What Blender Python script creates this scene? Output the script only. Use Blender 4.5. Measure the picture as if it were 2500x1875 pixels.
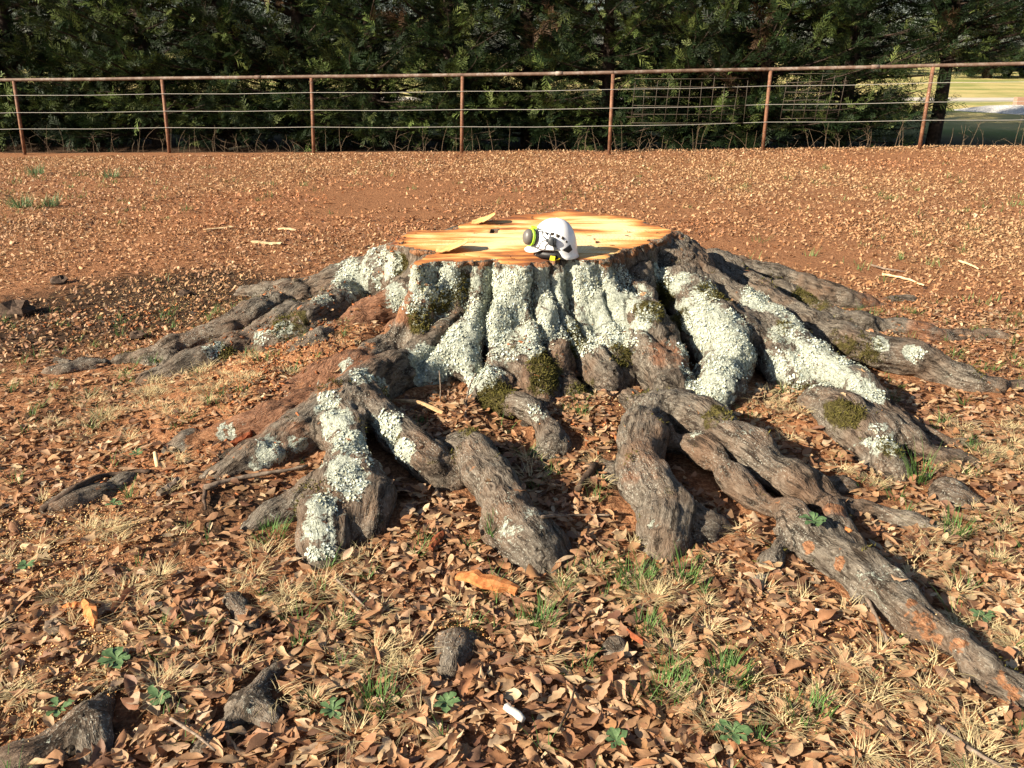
import bpy, math, random
import numpy as np
from mathutils import Vector, Matrix

# ------------------------------------------------------------------ camera, sky, sun, exposure
random.seed(7); RNG = np.random.default_rng(7)
SC = bpy.context.scene
for o in list(bpy.data.objects): bpy.data.objects.remove(o)
COL = SC.collection
PITCH = math.radians(22.0); CAMZ = 1.6; FPX = 2016.0
cam_d = bpy.data.cameras.new('camera'); cam = bpy.data.objects.new('camera', cam_d); COL.objects.link(cam)
cam.location = (0, 0, CAMZ); cam.rotation_euler = (math.pi/2 - PITCH, 0, 0)
cam_d.sensor_width = 36.0; cam_d.lens = FPX/2500*36; cam_d.clip_start = 0.05; cam_d.clip_end = 1000
SC.camera = cam

SUN_EL = math.radians(28); SHADOW_AZ = math.radians(29)      # shadows run right and away from the camera
world = bpy.data.worlds.new('World'); SC.world = world; world.use_nodes = True
wn = world.node_tree; wn.nodes.clear()
sky = wn.nodes.new('ShaderNodeTexSky'); sky.sky_type = 'NISHITA'; sky.sun_disc = False
sky.sun_elevation = SUN_EL; sky.sun_rotation = math.atan2(-math.cos(SHADOW_AZ), -math.sin(SHADOW_AZ))
bg = wn.nodes.new('ShaderNodeBackground'); bg.inputs['Strength'].default_value = 0.05
wo = wn.nodes.new('ShaderNodeOutputWorld')
wn.links.new(sky.outputs[0], bg.inputs[0]); wn.links.new(bg.outputs[0], wo.inputs[0])
sun_d = bpy.data.lights.new('sun', 'SUN'); sun_d.energy = 5.0; sun_d.angle = math.radians(0.5); sun_d.color = (1.0, 0.88, 0.71)
sun = bpy.data.objects.new('sun', sun_d); COL.objects.link(sun)
sdir = Vector((math.cos(SUN_EL)*math.cos(SHADOW_AZ), math.cos(SUN_EL)*math.sin(SHADOW_AZ), -math.sin(SUN_EL)))
sun.rotation_euler = sdir.to_track_quat('-Z', 'Y').to_euler(); sun.location = (-20, -14, 15)
vs = SC.view_settings
vs.view_transform = 'Standard'; vs.look = 'None'; vs.exposure = 1.32; vs.gamma = 1; vs.use_curve_mapping = False
SC.render.engine = 'CYCLES'
try:
    SC.cycles.use_denoising = True; SC.cycles.max_bounces = 4; SC.cycles.diffuse_bounces = 3
    SC.cycles.use_adaptive_sampling = True; SC.cycles.adaptive_threshold = .02
except Exception: pass

# ------------------------------------------------------------------ helpers
CP, SP = math.cos(PITCH), math.sin(PITCH)
def unproj(px, py, z, s=2500/2212):
    """pixel of the photograph (2212 wide scale) -> point of the horizontal plane z"""
    a = (px*s - 1250)/FPX; b = (937.5 - py*s)/FPX
    d = np.array([a, CP + b*SP, -SP + b*CP]); t = (z - CAMZ)/d[2]
    return np.array([0, 0, CAMZ]) + d*t
def at_depth(px, py, Y, s=2500/2212):
    a = (px*s - 1250)/FPX; b = (937.5 - py*s)/FPX
    d = np.array([a, CP + b*SP, -SP + b*CP]); t = Y/d[1]
    return np.array([0, 0, CAMZ]) + d*t
def project(P, s=2500/2212):
    P = np.asarray(P, float); v = P - np.array([0, 0, CAMZ])
    D = v[..., 1]*CP - v[..., 2]*SP; Uv = v[..., 1]*SP + v[..., 2]*CP
    return (1250 + FPX*v[..., 0]/D)/s, (937.5 - FPX*Uv/D)/s, D

def _h(ix, iy, iz, seed):
    n = (ix.astype(np.int64)*374761393 + iy.astype(np.int64)*668265263 + iz.astype(np.int64)*2147483647 + seed*1274126177) & 0xffffffff
    n = ((n ^ (n >> 13))*1274126177) & 0xffffffff
    n = ((n ^ (n >> 16))*2246822519) & 0xffffffff
    return ((n ^ (n >> 15)) & 0xffffff)/float(0xffffff)
def vnoise(x, y, z=None, seed=0):
    x = np.asarray(x, float); y = np.asarray(y, float); z = np.zeros_like(x) if z is None else np.asarray(z, float)
    xi, yi, zi = np.floor(x), np.floor(y), np.floor(z); fx, fy, fz = x-xi, y-yi, z-zi
    fx = fx*fx*(3-2*fx); fy = fy*fy*(3-2*fy); fz = fz*fz*(3-2*fz); r = 0
    for dx in (0, 1):
        for dy in (0, 1):
            for dz in (0, 1):
                w = (fx if dx else 1-fx)*(fy if dy else 1-fy)*(fz if dz else 1-fz)
                r = r + w*_h(xi+dx, yi+dy, zi+dz, seed)
    return r*2-1
def fbm(x, y, z=None, seed=0, oct=3, gain=.5):
    s = 0; a = 1; f = 1; t = 0
    for k in range(oct):
        s = s + a*vnoise(np.asarray(x)*f, np.asarray(y)*f, None if z is None else np.asarray(z)*f, seed+k*17); t += a; a *= gain; f *= 2.03
    return s/t
def sstep(a, b, x): t = np.clip((x-a)/(b-a), 0, 1); return t*t*(3-2*t)

def mesh_obj(name, V, F, mat=None, parent=None, smooth=True, attrs=None, uvs=None):
    V = np.asarray(V, np.float32).reshape(-1, 3); F = np.asarray(F, np.int32)
    me = bpy.data.meshes.new(name); me.vertices.add(len(V)); me.vertices.foreach_set('co', V.ravel())
    n, k = F.shape; me.loops.add(n*k); me.loops.foreach_set('vertex_index', F.ravel())
    me.polygons.add(n); me.polygons.foreach_set('loop_start', np.arange(0, n*k, k, dtype=np.int32))
    try: me.polygons.foreach_set('loop_total', np.full(n, k, np.int32))
    except Exception: pass
    if smooth: me.polygons.foreach_set('use_smooth', np.ones(n, bool))
    for an, (typ, data) in (attrs or {}).items():
        at = me.attributes.new(an, typ, 'POINT'); data = np.asarray(data, np.float32)
        key = {'FLOAT': 'value', 'FLOAT_VECTOR': 'vector', 'FLOAT_COLOR': 'color'}[typ]
        at.data.foreach_set(key, data.ravel())
    me.update(calc_edges=True)
    o = bpy.data.objects.new(name, me); COL.objects.link(o)
    if mat: me.materials.append(mat)
    if parent: o.parent = parent
    return o
def pobj(name, V, faces, mat=None, parent=None, smooth=True):
    me = bpy.data.meshes.new(name); me.from_pydata([tuple(map(float, v)) for v in V], [], [tuple(int(i) for i in f) for f in faces]); me.update()
    if smooth: me.polygons.foreach_set('use_smooth', np.ones(len(me.polygons), bool))
    o = bpy.data.objects.new(name, me); COL.objects.link(o)
    if mat: me.materials.append(mat)
    if parent: o.parent = parent
    return o
def tag(o, label=None, cat=None, group=None, kind=None):
    if label: o['label'] = label
    if cat: o['category'] = cat
    if group: o['group'] = group
    if kind: o['kind'] = kind
    return o
def empty(name, loc=(0, 0, 0)):
    o = bpy.data.objects.new(name, None); o.location = loc; COL.objects.link(o); o.empty_display_size = .1; return o

def tube(pts, radii, n=8, caps=True, noise=0, seed=0, squash=1.0):
    """vertices and faces of a tube along pts (quads + cap fans as quads/tris list)"""
    pts = [Vector(p) for p in pts]; V = []; F = []
    if not hasattr(radii, '__len__'): radii = [radii]*len(pts)
    ref = None
    for i, p in enumerate(pts):
        t = (pts[min(i+1, len(pts)-1)] - pts[max(i-1, 0)]).normalized()
        if ref is None: ref = Vector((0, 0, 1)) if abs(t.z) < .9 else Vector((1, 0, 0))
        a = t.cross(ref).normalized(); b = a.cross(t).normalized(); ref = b
        for k in range(n):
            an = 2*math.pi*k/n; r = radii[i]
            if noise: r *= 1 + noise*(random.random()-.5)
            V.append(p + a*math.cos(an)*r + b*math.sin(an)*r*squash)
    for i in range(len(pts)-1):
        for k in range(n):
            F.append((i*n+k, i*n+(k+1) % n, (i+1)*n+(k+1) % n, (i+1)*n+k))
    if caps:
        F.append(tuple(range(n-1, -1, -1))); F.append(tuple((len(pts)-1)*n+k for k in range(n)))
    return V, F
def join(parts):
    V = []; F = []
    for v, f in parts:
        o = len(V); V += list(v); F += [tuple(i+o for i in q) for q in f]
    return V, F
def boxvf(c, s, rot=None):
    V = [Vector((sx*s[0]/2, sy*s[1]/2, sz*s[2]/2)) for sx in (-1, 1) for sy in (-1, 1) for sz in (-1, 1)]
    if rot: V = [rot @ v for v in V]
    V = [v + Vector(c) for v in V]
    return V, [(0, 1, 3, 2), (4, 6, 7, 5), (0, 4, 5, 1), (2, 3, 7, 6), (0, 2, 6, 4), (1, 5, 7, 3)]

# ---- node material helper
class NM:
    def __init__(s, name, rough=.85, spec=.2):
        s.m = bpy.data.materials.new(name); s.m.use_nodes = True; s.t = s.m.node_tree; s.N = s.t.nodes
        s.b = s.N['Principled BSDF']; s.b.inputs['Roughness'].default_value = rough
        s.b.inputs['Specular IOR Level'].default_value = spec
    def set(s, sock, v):
        if hasattr(v, 'node'): s.t.links.new(v, sock)
        elif hasattr(v, '__len__') and len(v) == 3 and sock.type == 'RGBA': sock.default_value = (*v, 1)
        else: sock.default_value = v
    def coord(s, k='Object'):
        return s.N.new('ShaderNodeTexCoord').outputs[k]
    def attr(s, name, out='Fac'):
        n = s.N.new('ShaderNodeAttribute'); n.attribute_name = name; return n.outputs[out]
    def mapping(s, v, scale=(1, 1, 1), loc=(0, 0, 0)):
        n = s.N.new('ShaderNodeMapping'); s.set(n.inputs['Vector'], v); n.inputs['Scale'].default_value = scale; n.inputs['Location'].default_value = loc
        return n.outputs[0]
    def noise(s, v, scale=5, detail=4, rough=.6, dist=0, out=0):
        n = s.N.new('ShaderNodeTexNoise'); s.set(n.inputs['Vector'], v)
        n.inputs['Scale'].default_value = scale; n.inputs['Detail'].default_value = detail; n.inputs['Roughness'].default_value = rough; n.inputs['Distortion'].default_value = dist
        return n.outputs[out]
    def voro(s, v, scale=5, out='Distance', feature='F1'):
        n = s.N.new('ShaderNodeTexVoronoi'); n.feature = feature; s.set(n.inputs['Vector'], v); n.inputs['Scale'].default_value = scale; return n.outputs[out]
    def ramp(s, f, stops, interp='LINEAR'):
        n = s.N.new('ShaderNodeValToRGB'); s.set(n.inputs[0], f); cr = n.color_ramp; cr.interpolation = interp
        while len(cr.elements) < len(stops): cr.elements.new(.5)
        for e, (p, c) in zip(cr.elements, stops):
            e.position = p; e.color = (*c, 1) if hasattr(c, '__len__') else (c, c, c, 1)
        return n.outputs[0]
    def mix(s, f, a, b, mode='MIX'):
        n = s.N.new('ShaderNodeMix'); n.data_type = 'RGBA'; n.blend_type = mode; n.clamp_factor = True
        s.set(n.inputs[0], f); s.set(n.inputs[6], a); s.set(n.inputs[7], b); return n.outputs[2]
    def math(s, op, a, b=0., c=None, clamp=False):
        n = s.N.new('ShaderNodeMath'); n.operation = op; n.use_clamp = clamp; s.set(n.inputs[0], a); s.set(n.inputs[1], b)
        if c is not None: s.set(n.inputs[2], c)
        return n.outputs[0]
    def bump(s, h, strength=.5, dist=.01, prev=None):
        n = s.N.new('ShaderNodeBump'); n.inputs['Strength'].default_value = strength; n.inputs['Distance'].default_value = dist
        s.set(n.inputs['Height'], h)
        if prev is not None: s.t.links.new(prev, n.inputs['Normal'])
        return n.outputs[0]
    def out(s, col=None, rough=None, bump=None, metal=None):
        if col is not None: s.set(s.b.inputs['Base Color'], col)
        if rough is not None: s.set(s.b.inputs['Roughness'], rough)
        if bump is not None: s.t.links.new(bump, s.b.inputs['Normal'])
        if metal is not None: s.set(s.b.inputs['Metallic'], metal)
        return s.m
def plain(name, col, rough=.5, spec=.4, var=.12, scale=60, bump=0.):
    m = NM(name, rough, spec); c = m.coord(); n = m.noise(c, scale, 4)
    lo = tuple(max(0, x*(1-var)) for x in col); hi = tuple(min(1, x*(1+var)) for x in col)
    b = m.bump(n, bump, .002) if bump else None
    return m.out(m.ramp(n, [(.3, lo), (.7, hi)]), bump=b)

# ------------------------------------------------------------------ fence posts solved from the photograph -> terrain
HS = 0.62                                # height of the saw cut
FH = 1.30                                # fence height
def post_base(pb, pt):
    """(pixel of base, pixel of top), 2500 scale -> base point so that the post is FH tall"""
    best = None
    for Y in np.arange(11, 18, .02):
        b = at_depth(pb[0], pb[1], Y, 1.0); t = at_depth(pt[0], pt[1], Y, 1.0)
        e = abs((t[2]-b[2]) - FH)
        if best is None or e < best[0]: best = (e, b, t)
    return best[1], best[2]
POST_PX = [((61, 378), (33, 195)), ((414, 375), (395, 191)), ((766, 375), (760, 187)), ((1127, 376), (1129, 183)),
           ((1487, 376), (1497, 177)), ((1862, 366), (1882, 169)), ((2244, 364), (2279, 160))]
POSTS = [post_base(*p) for p in POST_PX]
PX = np.array([p[0][0] for p in POSTS]); PY = np.array([p[0][1] for p in POSTS]); PZ = np.array([p[0][2] for p in POSTS])
fy = np.polyfit(PX, PY, 1); fz = np.polyfit(PX, PZ, 2)
def fence_y(x): return np.polyval(fy, x)
def fence_z(x): return np.polyval(fz, np.clip(x, -12, 12))
MOUND = np.array([-0.1, 4.5])
FILL = [(560,830,.36,.09),(450,900,.34,.06),(700,770,.32,.13),(800,770,.28,.15),(620,900,.25,.07),(540,760,.3,.07),(600,860,.5,.11),(740,800,.36,.17),(480,980,.3,.05),(860,720,.22,.2),(1330,900,.25,.07),(1000,910,.22,.06),(1260,900,.28,.06),(1300,980,.22,.03),(1750,900,.30,.06),(1630,870,.22,.06),(1700,950,.25,.04),(1880,720,.3,.04),(620,690,.3,.05),(880,760,.2,.1)]
FILL = [(*unproj(a, b, .08)[:2], r, h) for a, b, r, h in FILL]
def ground_h(x, y, fill=True):
    x = np.asarray(x, float); y = np.asarray(y, float)
    if fill:
        f = 0*x
        for cx, cy, r, h in FILL: f = np.maximum(f, h*np.exp(-((x-cx)**2+(y-cy)**2)/(r*r)))
        f = f*(1+.35*fbm(x*7, y*7, seed=14))
        return ground_h(x, y, False)+f
    r2 = ((x-MOUND[0])/1.9)**2 + ((y-MOUND[1])/1.3)**2
    z = .13*np.exp(-r2) - .0
    d = y - fence_y(x)
    w = sstep(-7, -.3, d)*(1-sstep(.3, 2.6, d))
    z = z + fence_z(x)*w - .22*sstep(.25, 1.6, d)*(1-sstep(3, 9, d))
    near = np.exp(-((x/9)**2 + ((y-4)/9)**2))
    z = z + .022*fbm(x*1.3, y*1.3, seed=3)*near + .03*fbm(x*.4, y*.4, seed=5)*sstep(5, 8, y)*(1-sstep(14, 20, y)) + .008*fbm(x*6, y*6, seed=9)*near
    z = z + sstep(30, 120, y)*.5*0
    return z

# ------------------------------------------------------------------ materials: bark, cut wood, ground
def mat_bark():
    m = NM('bark', .9, .15); co = m.attr('bark_co', 'Vector'); ob = m.coord()
    fine = m.noise(co, 3.4, 4, .75, .3); crack = m.noise(co, 1.5, 3, .65, .2); big = m.noise(ob, 3.2, 3, .65)
    col = m.ramp(fine, [(.25, (.03, .023, .017)), (.43, (.105, .086, .065)), (.60, (.195, .166, .130)), (.8, (.33, .29, .235))])
    col = m.mix(m.ramp(big, [(.44, 0.), (.68, .75)]), col, m.mix(fine, (.075, .04, .023), (.24, .145, .088)))
    col = m.mix(m.ramp(crack, [(.36, .9), (.49, 0.)]), col, (.028, .020, .014))
    spk = m.noise(ob, 150, 2, .6); spz = m.noise(ob, 5, 3, .6)
    col = m.mix(m.math('MULTIPLY', m.ramp(spk, [(.57, 0.), (.66, 1.)]), m.ramp(spz, [(.42, 0.), (.62, .8)])), col, (.43, .42, .35))
    wm = m.attr('warm'); wmn = m.noise(ob, 8, 4, .7)
    col = m.mix(m.ramp(m.math('ADD', wm, m.math('MULTIPLY', m.math('SUBTRACT', wmn, .5), 1.6)), [(.4, 0.), (.8, .85)]), col, m.ramp(fine, [(.3, (.07, .03, .016)), (.5, (.21, .095, .05)), (.75, (.36, .19, .105))]))
    # orange wounds
    w = m.attr('wound'); wn_ = m.noise(co, 5, 3, .75); wb = m.noise(ob, 17, 3, .75)
    wf = m.ramp(m.math('ADD', m.math('MULTIPLY', w, .95), m.math('MULTIPLY', m.math('SUBTRACT', wb, .5), 3.2)), [(.55, 0.), (.75, 1.)])
    col = m.mix(wf, col, m.ramp(wn_, [(.3, (.08, .04, .022)), (.48, (.23, .105, .05)), (.75, (.43, .25, .14))]))
    # moss
    s = m.attr('moss'); mn = m.noise(ob, 75, 3, .75); mb = m.noise(ob, 11, 4, .75)
    mf = m.ramp(m.math('ADD', s, m.math('MULTIPLY', m.math('SUBTRACT', mb, .5), 3.0)), [(.45, 0.), (.75, .95)])
    col = m.mix(mf, col, m.ramp(mn, [(.3, (.02, .016, .005)), (.52, (.075, .062, .018)), (.8, (.17, .15, .04))]))
    # lichen crust below the raised lobes
    l = m.attr('lichen'); ln = m.noise(ob, 13, 5, .85, .4); lb = m.noise(ob, 85, 3, .75)
    lsum = m.math('ADD', l, m.math('MULTIPLY', m.math('SUBTRACT', ln, .5), 3.8))
    lf = m.ramp(lsum, [(.52, 0.), (.62, 1.)])
    col = m.mix(lf, col, m.ramp(lb, [(.28, (.12, .13, .10)), (.45, (.36, .385, .31)), (.7, (.55, .575, .48))]))
    h = m.math('ADD', m.math('MULTIPLY', fine, .9), m.math('MULTIPLY', m.math('MINIMUM', crack, .5), 2.2))
    b = m.bump(h, 1.0, .02); b = m.bump(m.math('MULTIPLY', m.math('ADD', lb, ln), lf), .7, .007, b); b = m.bump(m.math('MULTIPLY', mn, mf), .9, .012, b)
    return m.out(col, bump=b)
def mat_cut():
    m = NM('cut_wood', .7, .25); ob = m.coord(); e = m.attr('edge')
    wv = m.N.new('ShaderNodeVectorMath'); wv.operation = 'MULTIPLY_ADD'; m.set(wv.inputs[0], m.noise(ob, 2.2, 3, .6, 0, 1)); wv.inputs[1].default_value = (.25, .16, 0); m.set(wv.inputs[2], ob); ob2 = wv.outputs[0]
    st = m.mapping(ob2, (1.7, 8, 1)); s1 = m.noise(st, 1.6, 6, .62, .35); s2 = m.noise(m.mapping(ob, (4, 60, 1)), 1.0, 4, .6); lg = m.noise(m.mapping(ob, (1, 2.2, 1)), 2.3, 3, .5)
    f = m.math('ADD', m.math('MULTIPLY', s1, 1.0), m.math('MULTIPLY', m.math('SUBTRACT', lg, .5), .95)); f = m.math('ADD', f, m.math('MULTIPLY', m.math('SUBTRACT', s2, .5), .16))
    f = m.math('ADD', f, m.math('MULTIPLY', e, .24))
    col = m.ramp(f, [(.38, (.84, .64, .35)), (.50, (.80, .51, .215)), (.60, (.68, .33, .10)), (.70, (.47, .17, .05)), (.82, (.16, .055, .028))])
    wr = m.N.new('ShaderNodeTexWave'); wr.wave_type = 'RINGS'; wr.rings_direction = 'Z'; m.set(wr.inputs['Vector'], ob2); wr.inputs['Scale'].default_value = 16; wr.inputs['Distortion'].default_value = 3; wr.inputs['Detail'].default_value = 3
    col = m.mix(m.ramp(wr.outputs[1], [(.0, .30), (.35, 0.)]), col, (.50, .25, .08)); col = m.mix(m.ramp(m.noise(ob, 28, 3, .7), [(.66, 0.), (.76, .6)]), col, (.30, .12, .04))
    b = m.bump(m.math('ADD', s2, m.math('MULTIPLY', s1, .5)), .5, .004)
    return m.out(col, bump=b)
def mat_ground():
    m = NM('soil', .95, .1); ob = m.coord()
    n1 = m.noise(ob, .7, 5, .6); n2 = m.noise(ob, 9, 4, .7); n3 = m.noise(ob, 70, 3, .75)
    clay = m.ramp(n3, [(.25, (.075, .034, .017)), (.5, (.25, .112, .052)), (.62, (.38, .20, .10)), (.8, (.50, .30, .16))])
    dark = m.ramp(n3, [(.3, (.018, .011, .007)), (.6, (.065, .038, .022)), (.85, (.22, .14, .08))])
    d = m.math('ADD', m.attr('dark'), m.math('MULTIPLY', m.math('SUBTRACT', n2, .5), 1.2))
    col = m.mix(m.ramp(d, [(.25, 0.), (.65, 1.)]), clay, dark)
    lawn = m.ramp(m.noise(ob, 1.4, 6, .75), [(.3, (.33, .27, .10)), (.5, (.50, .40, .17)), (.7, (.42, .38, .15))])
    lawn = m.mix(m.ramp(m.noise(ob, .25, 3), [(.45, 0.), (.6, .8)]), lawn, (.16, .21, .05))
    col = m.mix(m.attr('lawn'), col, lawn)
    h = m.math('ADD', m.math('MULTIPLY', n2, 1.), m.math('MULTIPLY', n3, .5))
    return m.out(col, bump=m.bump(h, .9, .02))
BARK = mat_bark(); CUT = mat_cut(); SOIL = mat_ground()

# ------------------------------------------------------------------ ground: one sheet to the horizon
def graded(segs):
    out = [segs[0][0]]
    for a, b, st in segs: out += list(np.linspace(a, b, max(2, int(round((b-a)/st))+1))[1:])
    return np.array(out)
gx = graded([(-400, -60, 34), (-60, -14, 2.3), (-14, -4, .25), (-4, 4, .042), (4, 14, .25), (14, 60, 2.3), (60, 400, 34)])
gy = graded([(-60, -6, 6), (-6, 1, .35), (1, 7, .042), (7, 17.5, .11), (17.5, 60, 1.2), (60, 600, 45)])
GX, GY = np.meshgrid(gx, gy, indexing='ij'); GZ = ground_h(GX, GY)
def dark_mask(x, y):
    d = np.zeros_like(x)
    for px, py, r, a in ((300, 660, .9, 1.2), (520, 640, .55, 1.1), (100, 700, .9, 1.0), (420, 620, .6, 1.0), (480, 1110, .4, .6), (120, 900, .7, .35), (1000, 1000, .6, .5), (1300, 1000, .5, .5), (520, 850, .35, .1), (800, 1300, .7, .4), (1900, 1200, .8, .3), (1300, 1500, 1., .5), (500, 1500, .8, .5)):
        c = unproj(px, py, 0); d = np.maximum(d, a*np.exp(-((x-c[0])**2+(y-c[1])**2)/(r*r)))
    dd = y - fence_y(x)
    return np.maximum(d, np.where(dd > .2, .75, 0))  # ground past the fence coloured darker to imitate shade under the hedge
ni, nj = GX.shape; idx = np.arange(ni*nj).reshape(ni, nj)
GF = np.stack([idx[:-1, :-1], idx[1:, :-1], idx[1:, 1:], idx[:-1, 1:]], -1).reshape(-1, 4)
dfen = GY - fence_y(GX)
ground = mesh_obj('ground', np.stack([GX, GY, GZ], -1).reshape(-1, 3), GF, SOIL, attrs={
    'dark': ('FLOAT', dark_mask(GX, GY).ravel()), 'lawn': ('FLOAT', sstep(3.6, 6.0, dfen + .8*fbm(GX*.5, GY*.5, seed=2)).ravel())})
tag(ground, kind='structure')

# ------------------------------------------------------------------ the stump: signed distance field of trunk and roots
z3 = [(155, 285), (180, 265), (250, 230), (330, 212), (440, 212), (545, 203), (560, 180), (680, 150), (830, 138), (930, 115), (1080, 105), (1180, 88), (1290, 76), (1340, 90), (1420, 100), (1560, 113), (1700, 130), (1770, 160), (1850, 183), (1935, 208), (1925, 235), (1890, 258), (1800, 295), (1650, 330), (1590, 370), (1480, 395), (1350, 407), (1270, 400), (1200, 412), (1080, 420), (980, 437), (900, 430), (830, 415), (770, 398), (650, 407), (500, 410), (400, 415), (310, 442), (280, 445), (295, 412), (345, 385), (415, 350), (380, 340), (280, 334), (240, 322), (165, 300)]
OUT = np.array([unproj(900+u*.38427, 480+v*.38427, HS, 1.0)[:2] for u, v in z3])
def poly_sdf(x, y, P):
    d = np.full(x.shape, 1e9, np.float32); s = np.zeros(x.shape, bool); n = len(P)
    for i in range(n):
        a = P[i]; b = P[(i+1) % n]; e = b-a; wx = x-a[0]; wy = y-a[1]
        t = np.clip((wx*e[0]+wy*e[1])/(e@e), 0, 1); d = np.minimum(d, (wx-e[0]*t)**2+(wy-e[1]*t)**2)
        c = ((a[1] <= y) & (b[1] > y)) | ((a[1] > y) & (b[1] <= y))
        with np.errstate(divide='ignore', invalid='ignore'):
            xi = a[0] + (y-a[1])/(b[1]-a[1] if b[1] != a[1] else 1e-9)*e[0]
        s ^= (c & (x < xi))
    return np.where(s, np.sqrt(d), -np.sqrt(d))
CEN = np.array([OUT[:, 0].mean(), OUT[:, 1].mean()])

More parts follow.
